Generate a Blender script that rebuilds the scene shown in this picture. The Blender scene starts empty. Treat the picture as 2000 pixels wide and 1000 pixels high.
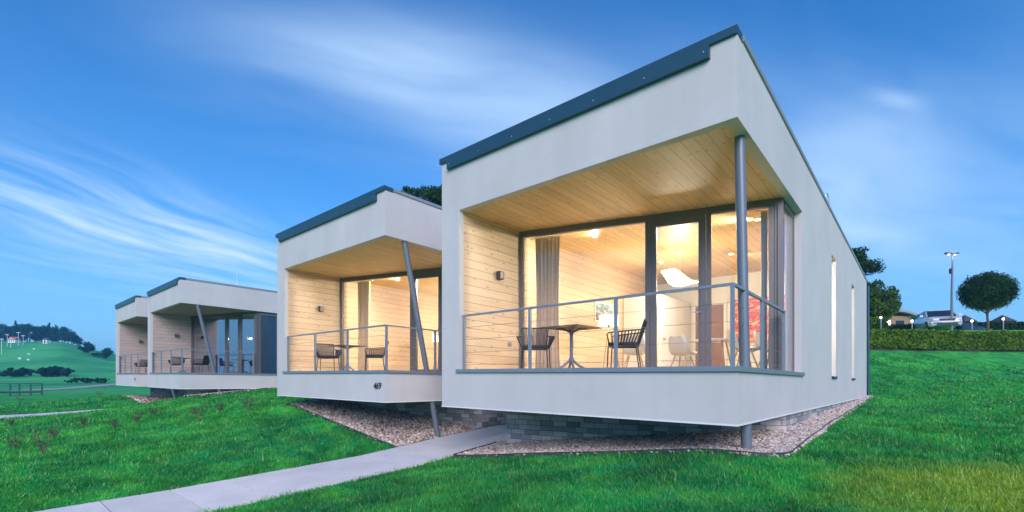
import bpy, math, random
import numpy as np
from mathutils import Vector, Matrix
R = math.radians
rng = np.random.default_rng(7); random.seed(7)
S = bpy.context.scene
COL = S.collection

# ------------------------------------------------------------------ camera, world, sun, exposure
F = 921.0; HOR = 732.0
cd = bpy.data.cameras.new('camera'); cam = bpy.data.objects.new('camera', cd); COL.objects.link(cam)
cam.location = (0, 0, 0); cam.rotation_euler = (R(90), 0, R(40.87))
cd.sensor_width = 36; cd.lens = 36*F/2000; cd.shift_y = (HOR-500)/2000
cd.clip_start = .05; cd.clip_end = 5000
S.camera = cam
S.render.resolution_x = 1024; S.render.resolution_y = 512
S.view_settings.view_transform = 'Standard'; S.view_settings.look = 'None'
S.view_settings.gamma = 1; S.view_settings.exposure = 0.8
SUN_EL, SUN_AZ = 30, 136                 # azimuth clockwise from +Y (behind the photographer, to the right)
W = bpy.data.worlds.new('World'); S.world = W; W.use_nodes = True

class NT:
    """tiny helper to write node graphs"""
    def __init__(s, tree): s.t = tree; s.n = tree.nodes; s.l = tree.links
    def new(s, typ, ins=None, **kw):
        n = s.n.new(typ)
        for k, v in kw.items(): setattr(n, k, v)
        for k, v in (ins or {}).items(): s.set(n.inputs[k], v)
        return n
    def set(s, sock, v):
        if isinstance(v, bpy.types.NodeSocket): s.l.new(v, sock)
        elif isinstance(v, bpy.types.Node): s.l.new(v.outputs[0], sock)
        else:
            if isinstance(v, (tuple, list)) and len(v) == 3 and sock.type == 'RGBA': v = (*v, 1)
            sock.default_value = v
    def m(s, op, a, b=None, c=None, clamp=False):
        n = s.n.new('ShaderNodeMath'); n.operation = op; n.use_clamp = clamp
        s.set(n.inputs[0], a)
        if b is not None: s.set(n.inputs[1], b)
        if c is not None: s.set(n.inputs[2], c)
        return n.outputs[0]
    def mix(s, f, a, b, bt='MIX'):
        n = s.n.new('ShaderNodeMix'); n.data_type = 'RGBA'; n.blend_type = bt
        s.set(n.inputs['Factor'], f); s.set(n.inputs[6], a); s.set(n.inputs[7], b)
        return n.outputs[2]
    def ramp(s, f, stops):
        n = s.n.new('ShaderNodeValToRGB'); s.set(n.inputs[0], f)
        e = n.color_ramp.elements
        while len(e) < len(stops): e.new(.5)
        for i, (p, c) in enumerate(stops):
            e[i].position = p; e[i].color = (*c, 1) if isinstance(c, tuple) else (c, c, c, 1)
        return n.outputs[0]
    def noise(s, vec, scale, detail=3, rough=.5, dist=0.):
        n = s.n.new('ShaderNodeTexNoise'); s.set(n.inputs['Vector'], vec)
        n.inputs['Scale'].default_value = scale; n.inputs['Detail'].default_value = detail
        n.inputs['Roughness'].default_value = rough; n.inputs['Distortion'].default_value = dist
        return n.outputs[0]
    def mapping(s, vec, scale=(1,1,1), loc=(0,0,0), rot=(0,0,0)):
        n = s.n.new('ShaderNodeMapping'); s.set(n.inputs[0], vec)
        n.inputs['Scale'].default_value = scale; n.inputs['Location'].default_value = loc; n.inputs['Rotation'].default_value = rot
        return n.outputs[0]

def make_world():
    t = NT(W.node_tree)
    bg = t.n['Background']
    sky = t.new('ShaderNodeTexSky'); sky.sky_type = 'NISHITA'; sky.sun_disc = False
    sky.sun_elevation = R(SUN_EL); sky.sun_rotation = R(SUN_AZ)
    sky.air_density = 1.0; sky.dust_density = .4; sky.ozone_density = 3.0
    tc = t.new('ShaderNodeTexCoord')
    sep = t.new('ShaderNodeSeparateXYZ', {0: tc.outputs['Generated']})
    x, y, z = sep.outputs
    zc = t.m('ADD', t.m('MAXIMUM', z, 0.0), .1)
    u = t.m('DIVIDE', x, zc); v = t.m('DIVIDE', y, zc)
    uv = t.new('ShaderNodeCombineXYZ', {0: u, 1: v}).outputs[0]
    # thin cirrus lying on a high plane, streaked along one wind direction
    warp = t.new('ShaderNodeTexNoise', {'Vector': uv, 'Scale': .7, 'Detail': 2.0})
    wv = t.new('ShaderNodeVectorMath', {0: warp.outputs[1], 1: (.5, .5, .5)}, operation='SUBTRACT').outputs[0]
    wv = t.new('ShaderNodeVectorMath', {0: wv, 3: .7}, operation='SCALE').outputs[0]
    uvw = t.new('ShaderNodeVectorMath', {0: uv, 1: wv}, operation='ADD').outputs[0]
    def field(deg, sx, sy, loc, det, ro):                  # noise stretched along one wind direction
        pre = t.mapping(uvw, (1, 1, 1), rot=(0, 0, R(90-deg)))
        return t.noise(t.mapping(pre, (sx, sy, 1), loc=loc), 1.0, det, ro)
    fineA = field(111, 6.0, 1.1, (.7, .2, 0), 6, .6); fineB = field(58, 3.2, .8, (1.3, .4, 0), 5, .5)
    soft = field(75, 1.8, .6, (3.1, 1.7, 0), 3, .5)
    def blob(cu, cv, ru, rv, ang, amp):
        ca, sa = math.cos(ang), math.sin(ang)
        du = t.m('SUBTRACT', u, cu); dv = t.m('SUBTRACT', v, cv)
        p = t.m('DIVIDE', t.m('ADD', t.m('MULTIPLY', du, ca), t.m('MULTIPLY', dv, sa)), rv)
        q = t.m('DIVIDE', t.m('SUBTRACT', t.m('MULTIPLY', dv, ca), t.m('MULTIPLY', du, sa)), ru)
        r2 = t.m('ADD', t.m('POWER', t.m('ABSOLUTE', p), 2.0), t.m('POWER', t.m('ABSOLUTE', q), 2.0))
        return t.m('MULTIPLY', t.m('EXPONENT', t.m('MULTIPLY', r2, -1.0)), amp)
    A_ = [(-2.82, .60, .42, .85, R(110), 1.0), (-3.9, 1.7, .8, 1.8, R(108), .62)]
    B_ = [(-1.04, .86, .16, .46, R(58), 1.25), (-.95, 1.35, .34, .85, R(58), .62), (-.2, 2.3, .55, .9, R(70), .45), (-.45, 2.9, .8, 1.6, R(60), .55), (-.05, 1.78, .03, .10, R(60), .5), (1.2, 3.4, .7, 1.4, R(50), .5)]
    def group(bs):
        m_ = None
        for b in bs: k = blob(*b); m_ = k if m_ is None else t.m('ADD', m_, k)
        return m_
    sf = t.ramp(soft, [(.3, 0.0), (.75, 1.0)])
    cl = t.m('ADD', t.m('MULTIPLY', group(A_), t.m('ADD', t.m('MULTIPLY', t.ramp(fineA, [(.34, 0.0), (.68, 1.0)]), .85), t.m('MULTIPLY', sf, .15))),
             t.m('MULTIPLY', group(B_), t.m('ADD', t.m('MULTIPLY', t.ramp(fineB, [(.25, 0.0), (.75, 1.0)]), .55), t.m('MULTIPLY', sf, .45))))
    base = t.m('MULTIPLY', sf, .02)
    lowz = t.m('EXPONENT', t.m('MULTIPLY', t.m('MAXIMUM', z, 0.0), -4.4))
    cl = t.m('ADD', cl, base)
    cl = t.m('MINIMUM', t.m('MAXIMUM', t.m('SUBTRACT', cl, .05), 0.0), .9)
    hs = t.mix(1.0, sky.outputs[0], (.0, .70, 1.32), 'MULTIPLY')
    # dusk air: a pale blue veil near the horizon
    col = t.mix(t.m('MULTIPLY', lowz, .95), hs, (3.0, 4.9, 6.9))
    col = t.mix(cl, col, (4.6, 6.3, 8.4))
    t.set(bg.inputs[0], col); bg.inputs[1].default_value = .085
make_world()
sl = bpy.data.lights.new('sun', 'SUN'); so = bpy.data.objects.new('sun', sl); COL.objects.link(so)
sl.energy = 2.1; sl.angle = R(40); sl.color = (1, .85, .85)
az = R(SUN_AZ); el = R(SUN_EL)
sd = Vector((math.sin(az)*math.cos(el), math.cos(az)*math.cos(el), math.sin(el)))
so.rotation_euler = sd.to_track_quat('Z', 'Y').to_euler(); so.location = (10, -10, 12)

# ------------------------------------------------------------------ materials
def mat(name):
    m = bpy.data.materials.new(name); m.use_nodes = True
    t = NT(m.node_tree); p = t.n['Principled BSDF']
    return m, t, p
def simple(name, col, rough=.5, metal=0., var=.0, vscale=20, bump=0., bscale=200, emis=None, estr=0):
    m, t, p = mat(name)
    p.inputs['Roughness'].default_value = rough; p.inputs['Metallic'].default_value = metal
    tc = t.new('ShaderNodeTexCoord').outputs['Object']
    if var:
        n = t.noise(tc, vscale, 4, .6)
        c = t.mix(n, tuple(x*(1-var) for x in col), tuple(min(1, x*(1+var)) for x in col)); t.set(p.inputs['Base Color'], c)
    else: p.inputs['Base Color'].default_value = (*col, 1)
    if bump:
        b = t.new('ShaderNodeBump', {'Height': t.noise(tc, bscale, 3, .6), 'Strength': bump, 'Distance': .01}); t.set(p.inputs['Normal'], b)
    if emis:
        p.inputs['Emission Color'].default_value = (*emis, 1); p.inputs['Emission Strength'].default_value = estr
    return m
def stucco():
    m, t, p = mat('stucco')
    tc = t.new('ShaderNodeTexCoord').outputs['Object']
    big = t.noise(tc, .9, 4, .6); streak = t.noise(t.mapping(tc, (5, 5, .5)), 1.0, 3, .6); fine = t.noise(tc, 90, 2, .7)
    c = t.mix(t.ramp(big, [(.3, 0.), (.75, 1.)]), (.58, .565, .545), (.67, .65, .63))
    c = t.mix(t.m('MULTIPLY', t.ramp(streak, [(.45, 0.), (.75, 1.)]), .22), c, (.50, .49, .47))
    c = t.mix(t.m('MULTIPLY', fine, .22), c, (.48, .47, .455))
    t.set(p.inputs['Base Color'], c); p.inputs['Roughness'].default_value = .9
    b = t.new('ShaderNodeBump', {'Height': fine, 'Strength': .35, 'Distance': .01}); t.set(p.inputs['Normal'], b)
    return m
def planks(name, across, w, c0, c1, rough=.45, knots=1.):
    """boards with grooves, grain and knots; across = 'u' or 'v' (uv in metres)"""
    m, t, p = mat(name)
    uv = t.new('ShaderNodeUVMap').outputs[0]
    sp = t.new('ShaderNodeSeparateXYZ', {0: uv}); a, b = (sp.outputs[0], sp.outputs[1]) if across == 'u' else (sp.outputs[1], sp.outputs[0])
    an = t.m('DIVIDE', a, w); idx = t.m('FLOOR', an); fr = t.m('FRACT', an)
    wn = t.new('ShaderNodeTexWhiteNoise', {'W': idx}, noise_dimensions='1D')
    # butt joints: boards end at random places
    bl = t.m('DIVIDE', t.m('ADD', b, t.m('MULTIPLY', wn.outputs[0], 3.0)), 3.1); bid = t.m('FLOOR', bl)
    wn2 = t.new('ShaderNodeTexWhiteNoise', {'Vector': t.new('ShaderNodeCombineXYZ', {0: idx, 1: bid})}, noise_dimensions='3D')
    off = t.m('MULTIPLY', wn2.outputs[0], 37.0)
    gv = t.new('ShaderNodeCombineXYZ', {0: t.m('MULTIPLY', a, 24.0), 1: t.m('ADD', t.m('MULTIPLY', b, 1.3), off), 2: off}).outputs[0]
    grain = t.noise(gv, 1.0, 5, .65, .8)
    kv = t.new('ShaderNodeCombineXYZ', {0: t.m('MULTIPLY', a, 9.0), 1: t.m('ADD', t.m('MULTIPLY', b, 5.0), off)}).outputs[0]
    vo = t.new('ShaderNodeTexVoronoi', {'Vector': kv, 'Scale': 1.0, 'Randomness': 1.0}, voronoi_dimensions='2D')
    knot = t.ramp(vo.outputs['Distance'], [(.05, 1.), (.13, .45), (.22, 0.)])
    kk = t.m('MULTIPLY', knot, t.m('GREATER_THAN', t.new('ShaderNodeSeparateColor', {0: vo.outputs['Color']}).outputs[0], .82))
    c = t.mix(t.ramp(grain, [(.32, 0.), (.68, 1.)]), c0, c1)
    c = t.mix(t.m('MULTIPLY', wn2.outputs[0], .42), c, tuple(x*.68 for x in c0))
    c = t.mix(t.m('MULTIPLY', kk, .6*knots), c, tuple(x*.25 for x in c0))
    g = t.m('LESS_THAN', t.m('ABSOLUTE', t.m('SUBTRACT', fr, .5)), .5-.0045/w)      # 1 on the board, 0 in the groove
    c = t.mix(g, tuple(x*.46 for x in c0), c)
    t.set(p.inputs['Base Color'], c); p.inputs['Roughness'].default_value = rough
    h = t.m('ADD', t.m('MULTIPLY', grain, .12), g)
    bm = t.new('ShaderNodeBump', {'Height': h, 'Strength': .5, 'Distance': .006}); t.set(p.inputs['Normal'], bm)
    return m
def stone():
    m, t, p = mat('stone_tiles')
    uv = t.new('ShaderNodeUVMap').outputs[0]
    sp = t.new('ShaderNodeSeparateXYZ', {0: uv})
    row = t.m('FLOOR', t.m('DIVIDE', sp.outputs[1], .1)); wr = t.new('ShaderNodeTexWhiteNoise', {'W': row}, noise_dimensions='1D').outputs[0]
    un = t.m('DIVIDE', t.m('ADD', sp.outputs[0], t.m('MULTIPLY', wr, 2.0)), t.m('ADD', .2, t.m('MULTIPLY', wr, .16)))
    cid = t.new('ShaderNodeTexWhiteNoise', {'Vector': t.new('ShaderNodeCombineXYZ', {0: t.m('FLOOR', un), 1: row})}, noise_dimensions='3D')
    c = t.ramp(cid.outputs[0], [(0., (.24, .235, .23)), (.3, (.40, .39, .37)), (.55, (.52, .50, .47)), (.8, (.62, .59, .55)), (1., (.72, .69, .64))])
    n = t.noise(t.new('ShaderNodeTexCoord').outputs['Object'], 14, 5, .65)
    c = t.mix(t.m('MULTIPLY', n, .35), c, (.30, .29, .28))
    fu = t.m('ABSOLUTE', t.m('SUBTRACT', t.m('FRACT', un), .5)); fv = t.m('ABSOLUTE', t.m('SUBTRACT', t.m('FRACT', t.m('DIVIDE', sp.outputs[1], .1)), .5))
    j = t.m('MULTIPLY', t.m('LESS_THAN', fu, .485), t.m('LESS_THAN', fv, .465))
    c = t.mix(j, (.10, .10, .10), c)
    t.set(p.inputs['Base Color'], c); p.inputs['Roughness'].default_value = .75
    b = t.new('ShaderNodeBump', {'Height': t.m('ADD', j, t.m('ADD', t.m('MULTIPLY', n, .8), cid.outputs[0])), 'Strength': .6, 'Distance': .01}); t.set(p.inputs['Normal'], b)
    return m
def grass_mat(name, blade):
    m, t, p = mat(name)
    pos = t.new('ShaderNodeNewGeometry').outputs['Position']
    big = t.noise(pos, .35, 3, .55); mid = t.noise(pos, 2.2, 4, .6); fine = t.noise(pos, 30, 3, .7)
    c = t.mix(t.ramp(big, [(.35, 0.), (.65, 1.)]), (.014, .30, .085), (.045, .44, .07))
    c = t.mix(t.m('MULTIPLY', t.ramp(mid, [(.42, 0.), (.70, 1.)]), .6), c, (.14, .48, .05))
    # worn, drier tufts
    c = t.mix(t.m('MULTIPLY', t.ramp(t.noise(pos, .9, 5, .7), [(.60, 0.), (.75, 1.)]), .35), c, (.24, .34, .12))
    c = t.mix(1.0, c, t.ramp(t.noise(pos, 1.1, 5, .65, .6), [(.34, .62), (.5, 1.), (.66, 1.45)]), 'MULTIPLY')
    vd = t.new('ShaderNodeVectorMath', {0: pos, 1: (.9, 5.6, -1.1)}, operation='DISTANCE').outputs['Value']  # pool of warm light on the lawn, painted as yellower grass
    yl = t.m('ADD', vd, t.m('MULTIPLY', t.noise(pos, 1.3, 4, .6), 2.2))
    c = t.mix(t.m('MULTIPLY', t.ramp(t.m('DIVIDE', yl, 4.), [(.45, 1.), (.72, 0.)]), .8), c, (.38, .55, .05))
    if blade:
        at = t.new('ShaderNodeAttribute', attribute_name='tone').outputs['Fac']
        straw = t.m('GREATER_THAN', at, .965)
        c = t.mix(at, t.mix(1., c, (.5, .55, .5), 'MULTIPLY'), t.mix(1., c, (1.6, 1.35, 1.3), 'MULTIPLY'))
        c = t.mix(straw, c, (.55, .50, .25))
        t.n.remove(p)
        d = t.new('ShaderNodeBsdfDiffuse', {0: c}); tr = t.new('ShaderNodeBsdfTranslucent', {0: c})
        gl = t.new('ShaderNodeBsdfGlossy', {0: (.7, .8, .75), 1: .45})
        mx = t.new('ShaderNodeMixShader', {0: .35, 1: d.outputs[0], 2: tr.outputs[0]})
        mx = t.new('ShaderNodeMixShader', {0: .04, 1: mx.outputs[0], 2: gl.outputs[0]})
        t.set(t.n['Material Output'].inputs[0], mx)
    else:
        c = t.mix(t.ramp(fine, [(.3, .0), (.7, 1.)]), t.mix(1., c, (.55, .6, .6), 'MULTIPLY'), t.mix(1., c, (1.25, 1.2, 1.2), 'MULTIPLY'))
        far = t.ramp(t.m('DIVIDE', t.new('ShaderNodeVectorMath', {0: pos}, operation='LENGTH').outputs['Value'], 100.0), [(.35, 0.), (.9, 1.)])
        field = t.mix(t.ramp(t.noise(t.mapping(pos, (1, 1, 3)), .035, 5, .6), [(.38, 0.), (.62, 1.)]), (.02, .24, .11), (.10, .50, .17))
        c = t.mix(t.m('MULTIPLY', far, .8), c, field)
        t.set(p.inputs['Base Color'], c); p.inputs['Roughness'].default_value = .95
        p.inputs['Specular IOR Level'].default_value = .1
        b = t.new('ShaderNodeBump', {'Height': t.m('ADD', fine, t.noise(pos, 5, 5, .7)), 'Strength': .8, 'Distance': .05}); t.set(p.inputs['Normal'], b)
    return m
def leaf_mat(name, c0, c1, sc=1.5):
    m, t, p = mat(name); t.n.remove(p)
    pos = t.new('ShaderNodeNewGeometry').outputs['Position']
    at = t.new('ShaderNodeAttribute', attribute_name='tone').outputs['Fac']
    f = t.m('ADD', t.m('MULTIPLY', at, .5), t.m('MULTIPLY', t.ramp(t.noise(pos, sc, 3, .6), [(.35, 0.), (.65, 1.)]), .5))
    c = t.mix(f, c0, c1)
    d = t.new('ShaderNodeBsdfDiffuse', {0: c}); tr = t.new('ShaderNodeBsdfTranslucent', {0: c})
    mx = t.new('ShaderNodeMixShader', {0: .25, 1: d.outputs[0], 2: tr.outputs[0]})
    t.set(t.n['Material Output'].inputs[0], mx)
    return m
def glass(name, tint=(1, 1, 1), refl=1.0, ior=1.5):
    m, t, p = mat(name); t.n.remove(p)
    fc = t.new('ShaderNodeLayerWeight', {0: .5}).outputs['Facing']          # same from both sides of the pane
    fr = t.m('ADD', t.m('MULTIPLY', t.m('POWER', fc, 5.0), .9), ((ior-1)/(ior+1))**2)
    fac = t.m('MINIMUM', t.m('MULTIPLY', fr, refl), .95)
    tr = t.new('ShaderNodeBsdfTransparent', {0: tint}); gl = t.new('ShaderNodeBsdfGlossy', {0: (.95, .97, 1), 1: 0.})
    mx = t.new('ShaderNodeMixShader', {0: fac, 1: tr.outputs[0], 2: gl.outputs[0]})
    t.set(t.n['Material Output'].inputs[0], mx)
    return m
def striped(name, cols, n, rough=.9):
    m, t, p = mat(name)
    uv = t.new('ShaderNodeUVMap').outputs[0]
    nz = t.noise(t.new('ShaderNodeTexCoord').outputs['Object'], 60, 2, .5)
    c = t.mix(nz, tuple(x*.8 for x in cols), cols); t.set(p.inputs['Base Color'], c); p.inputs['Roughness'].default_value = rough
    return m
def concrete():
    m, t, p = mat('concrete')
    pos = t.new('ShaderNodeTexCoord').outputs['Object']
    n = t.noise(pos, 1.6, 6, .65); f = t.noise(pos, 70, 3, .6)
    c = t.mix(t.ramp(n, [(.3, 0.), (.7, 1.)]), (.68, .66, .64), (.82, .80, .77)); c = t.mix(t.m('MULTIPLY', f, .35), c, (.52, .51, .49))
    sl_ = t.new('ShaderNodeTexWhiteNoise', {'W': t.m('FLOOR', t.m('DIVIDE', t.m('ADD', t.new('ShaderNodeSeparateXYZ', {0: pos}).outputs[1], 14.0), .8))}, noise_dimensions='1D').outputs[0]
    c = t.mix(t.m('MULTIPLY', sl_, .25), c, (.45, .44, .42))
    c = t.mix(t.m('MULTIPLY', t.ramp(t.noise(pos, 4.5, 6, .75), [(.60, 0.), (.70, 1.)]), .4), c, (.24, .23, .21))
    t.set(p.inputs['Base Color'], c); p.inputs['Roughness'].default_value = .85
    t.set(p.inputs['Normal'], t.new('ShaderNodeBump', {'Height': f, 'Strength': .3, 'Distance': .01}))
    return m
def pebble():
    m, t, p = mat('pebble')
    at = t.new('ShaderNodeAttribute', attribute_name='tone').outputs['Fac']
    c = t.ramp(at, [(0., (.22, .165, .145)), (.3, (.42, .32, .27)), (.6, (.62, .50, .42)), (.85, (.76, .68, .60)), (1., (.86, .82, .76))])
    c = t.mix(t.m('MULTIPLY', t.noise(t.new('ShaderNodeTexCoord').outputs['Object'], 40, 3, .6), .3), c, (.25, .2, .18))
    t.set(p.inputs['Base Color'], c); p.inputs['Roughness'].default_value = .75
    return m
M = dict(
 stucco=stucco(), white=simple('interior_plaster', (.80, .77, .70), .8, var=.03, vscale=3), render_edge=simple('stucco_bead', (.82, .81, .79), .7),
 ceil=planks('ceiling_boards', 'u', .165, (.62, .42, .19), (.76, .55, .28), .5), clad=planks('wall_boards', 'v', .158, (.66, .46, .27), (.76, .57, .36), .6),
 clad_grey=planks('unlit_wall_boards', 'v', .158, (.46, .37, .33), (.58, .48, .43), .75),
 soffit_grey=planks('unlit_soffit_boards', 'u', .165, (.30, .25, .22), (.38, .32, .28), .6, .5),
 floor=planks('deck_boards', 'u', .14, (.50, .36, .20), (.60, .44, .26), .5),
 slate=simple('slate_blue_sheet', (.035, .10, .14), .42, .35, .12, 3, .05, 40), coping=simple('zinc_coping', (.36, .37, .38), .5, .4, .08, 4),
 frame=simple('window_frame_metal', (.17, .155, .155), .45, .25, .08, 8), rail=simple('rail_paint', (.26, .31, .37), .4, .3, .08, 12),
 post=simple('column_paint', (.17, .20, .245), .42, .2, .10, 6, .03, 80), cable=simple('steel_cable', (.35, .36, .38), .3, .9),
 stone=stone(), dark=simple('charcoal', (.03, .03, .035), .55, 0, .2, 30), under=simple('underside_board', (.22, .21, .20), .9, 0, .1, 4),
 concrete=concrete(), pebble=pebble(), bed=simple('gravel_bed', (.30, .22, .18), .95, 0, .45, 45, 1.0, 60),
 edging=simple('edging_steel', (.07, .075, .085), .5, .3, .3, 5), lamp_metal=simple('lamp_metal', (.07, .065, .06), .5, .3),
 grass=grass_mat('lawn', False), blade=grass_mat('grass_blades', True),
 glass=glass('window_glass'), glass_dark=glass('reflecting_glass', (.6, .68, .78), 2.6, 2.1),
 curtain=simple('curtain_cloth', (.62, .45, .28), .9, 0, .25, 30), curtain_b=simple('curtain_blue', (.03, .20, .55), .9, 0, .25, 30), curtain_l=simple('curtain_light', (.62, .54, .46), .9, 0, .1, 30),
 glow=simple('lamp_glow', (.9, .85, .75), .6, emis=(1, .86, .62), estr=9), shade=simple('lamp_shade', (.85, .8, .7), .8, emis=(1, .82, .55), estr=1.3),
 beech=simple('beech_wood', (.55, .36, .18), .5, 0, .15, 12), shell=simple('shell_seat', (.62, .62, .60), .45), door=simple('brown_door', (.30, .15, .09), .5, 0, .15, 5),
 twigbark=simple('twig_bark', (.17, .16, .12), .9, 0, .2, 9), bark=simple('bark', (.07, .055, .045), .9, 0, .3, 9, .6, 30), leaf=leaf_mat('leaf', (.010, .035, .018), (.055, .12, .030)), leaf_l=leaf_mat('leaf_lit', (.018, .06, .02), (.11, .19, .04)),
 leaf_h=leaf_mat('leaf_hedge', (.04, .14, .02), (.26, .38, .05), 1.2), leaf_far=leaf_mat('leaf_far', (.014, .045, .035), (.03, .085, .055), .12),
 twig=leaf_mat('twig_leaf', (.05, .10, .04), (.14, .20, .09), 4), road=simple('pale_gravel_road', (.36, .35, .35), .9, 0, .12, .5),
 redp=simple('picture_red', (.62, .09, .07), .6, 0, .25, 3), rim=simple('rim_metal', (.4, .42, .45), .3, .8), tyre=simple('tyre', (.02, .02, .022), .8),
 carA=simple('car_silver', (.60, .62, .66), .25, .3, .03, 4), carB=simple('car_dark_blue', (.03, .04, .07), .25, .4), carglass=simple('car_glass', (.02, .03, .04), .06, 0),
 roofdark=simple('dark_shingle', (.06, .06, .065), .8, 0, .2, 3), timber=simple('larch_timber', (.32, .20, .12), .7, 0, .2, 5), redroof=simple('red_tiles', (.45, .12, .09), .8, 0, .2, 2),
 whitep=simple('white_paint', (.8, .8, .8), .6), fencegreen=simple('green_fence_paint', (.02, .10, .09), .6), lightblue=simple('headlight_glass', (.75, .8, .85), .15, 0), plate=simple('plate_white', (.75, .75, .75), .5),
)

# ------------------------------------------------------------------ mesh building
ORG = {}
K = .0156                                   # the long walls fall slightly to the rear
class MB:
    def __init__(s, shear=False): s.v = []; s.f = []; s.shear = shear; s.tone = None
    def add(s, vs, fs):
        o = len(s.v); s.v += [tuple(p) for p in vs]; s.f += [tuple(i+o for i in f) for f in fs]; return s
    def box(s, x0, x1, y0, y1, z0, z1):
        if x0 > x1: x0, x1 = x1, x0
        if y0 > y1: y0, y1 = y1, y0
        if z0 > z1: z0, z1 = z1, z0
        return s.add([(x0,y0,z0),(x1,y0,z0),(x1,y1,z0),(x0,y1,z0),(x0,y0,z1),(x1,y0,z1),(x1,y1,z1),(x0,y1,z1)],
              [(0,3,2,1),(4,5,6,7),(0,1,5,4),(1,2,6,5),(2,3,7,6),(3,0,4,7)])
    def prism(s, poly, z0, z1):               # poly counter-clockwise
        n = len(poly); vs = [(x,y,z0) for x,y in poly]+[(x,y,z1) for x,y in poly]
        return s.add(vs, [tuple(range(n-1,-1,-1)), tuple(range(n,2*n))]+[(i,(i+1)%n,(i+1)%n+n,i+n) for i in range(n)])
    def obox(s, A, B, s0, s1, d0, d1, z0, z1): # box along the plan line A-B; d = offset to the left of A->B
        dx, dy = B[0]-A[0], B[1]-A[1]; L = math.hypot(dx,dy); dx/=L; dy/=L
        P = lambda a, b: (A[0]+dx*a-dy*b, A[1]+dy*a+dx*b)
        return s.prism([P(s0,d0),P(s1,d0),P(s1,d1),P(s0,d1)], z0, z1)
    def tube(s, pts, r, n=8, cap=True):
        pts = [Vector(p) for p in pts]; rs = r if isinstance(r, (list, tuple)) else [r]*len(pts)
        up = Vector((0,0,1)); prev = None; o = len(s.v); vs = []
        for i, p in enumerate(pts):
            d = (pts[min(i+1,len(pts)-1)]-pts[max(i-1,0)]).normalized()
            if prev is None: a = d.cross(up) if abs(d.z) < .95 else d.cross(Vector((1,0,0)))
            else: a = prev - d*prev.dot(d)
            a.normalize(); prev = a; b = d.cross(a)
            for k in range(n):
                th = 2*math.pi*k/n; vs.append(p+(a*math.cos(th)+b*math.sin(th))*rs[i])
        fs = []
        for i in range(len(pts)-1):
            for k in range(n): fs.append((i*n+k, i*n+(k+1)%n, (i+1)*n+(k+1)%n, (i+1)*n+k))
        if cap: fs += [tuple(range(n-1,-1,-1)), tuple(range((len(pts)-1)*n, len(pts)*n))]
        return s.add(vs, fs)
    def lathe(s, prof, c=(0,0,0), n=20):
        vs = []; fs = []
        for r, z in prof:
            for k in range(n): th = 2*math.pi*k/n; vs.append((c[0]+r*math.cos(th), c[1]+r*math.sin(th), c[2]+z))
        for i in range(len(prof)-1):
            for k in range(n): fs.append((i*n+k, i*n+(k+1)%n, (i+1)*n+(k+1)%n, (i+1)*n+k))
        return s.add(vs, fs)
    def loft(s, rings, close=True, caps=True):
        n = len(rings[0]); vs = [p for r in rings for p in r]; fs = []
        for i in range(len(rings)-1):
            for k in range(n if close else n-1): fs.append((i*n+k, i*n+(k+1)%n, (i+1)*n+(k+1)%n, (i+1)*n+k))
        if caps: fs += [tuple(range(n-1,-1,-1)), tuple(range((len(rings)-1)*n, len(rings)*n))]
        return s.add(vs, fs)
    def build(s, name, material, parent=None, smooth=False, bevel=0, org=None):
        if org is None: org = ORG.get(parent.name, (0,0,0)) if parent is not None else (0,0,0)
        v = np.array(s.v, dtype=np.float64).reshape(-1,3)
        if s.shear: v[:,2] -= K*v[:,1]
        v = v - np.array(org)
        me = bpy.data.meshes.new(name); me.from_pydata(v.tolist(), [], s.f); me.materials.append(M[material] if isinstance(material, str) else material)
        uvl = me.uv_layers.new(name='UVMap')
        me.update()
        co = np.empty(len(me.loops), dtype=np.int32); me.loops.foreach_get('vertex_index', co)
        wv = v + np.array(org)
        npoly = len(me.polygons); nrm = np.empty(npoly*3); me.polygons.foreach_get('normal', nrm); nrm = nrm.reshape(-1,3)
        tot = np.empty(npoly, dtype=np.int32); me.polygons.foreach_get('loop_total', tot)
        ln = np.repeat(nrm, tot, axis=0); pl = wv[co]
        hz = np.abs(ln[:,2]) > .6
        tl = np.hypot(ln[:,0], ln[:,1])+1e-9; tx, ty = -ln[:,1]/tl, ln[:,0]/tl
        uu = np.where(hz, pl[:,0], pl[:,0]*tx+pl[:,1]*ty); vv = np.where(hz, pl[:,1], pl[:,2] + (K*pl[:,1] if s.shear else 0))
        uvl.data.foreach_set('uv', np.stack([uu,vv],1).ravel().astype(np.float32))
        if s.tone is not None:
            at = me.attributes.new('tone', 'FLOAT', 'FACE'); at.data.foreach_set('value', np.array(s.tone, dtype=np.float32))
        if smooth:
            me.polygons.foreach_set('use_smooth', [True]*npoly)
            try: me.set_sharp_from_angle(angle=R(40))
            except Exception: pass
        o = bpy.data.objects.new(name, me); COL.objects.link(o); o.parent = parent; ORG[o.name] = tuple(org)
        if parent is None and any(org): o.location = org
        if bevel:
            b = o.modifiers.new('bevel', 'BEVEL'); b.width = bevel; b.segments = 2; b.limit_method = 'ANGLE'; b.angle_limit = R(50)
        return o
def tag(o, label=None, cat=None, group=None, kind=None):
    if label: o['label'] = label
    if cat: o['category'] = cat
    if group: o['group'] = group
    if kind: o['kind'] = kind
    return o
def empty(name, loc=(0,0,0), rz=0, label=None, cat=None, group=None):
    o = bpy.data.objects.new(name, None); COL.objects.link(o); o.location = loc; o.rotation_euler = (0,0,rz); o.empty_display_size = .2
    ORG[o.name] = (0,0,0); return tag(o, label, cat, group)
def house_empty(name, loc, label, cat, group=None):
    o = empty(name, loc, 0, label, cat, group); ORG[o.name] = tuple(loc); return o
def copy_tree(o, parent=None):
    c = o.copy(); COL.objects.link(c); c.parent = parent
    for ch in [x for x in CH.get(o.name, [])]: copy_tree(ch, c)
    return c
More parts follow.
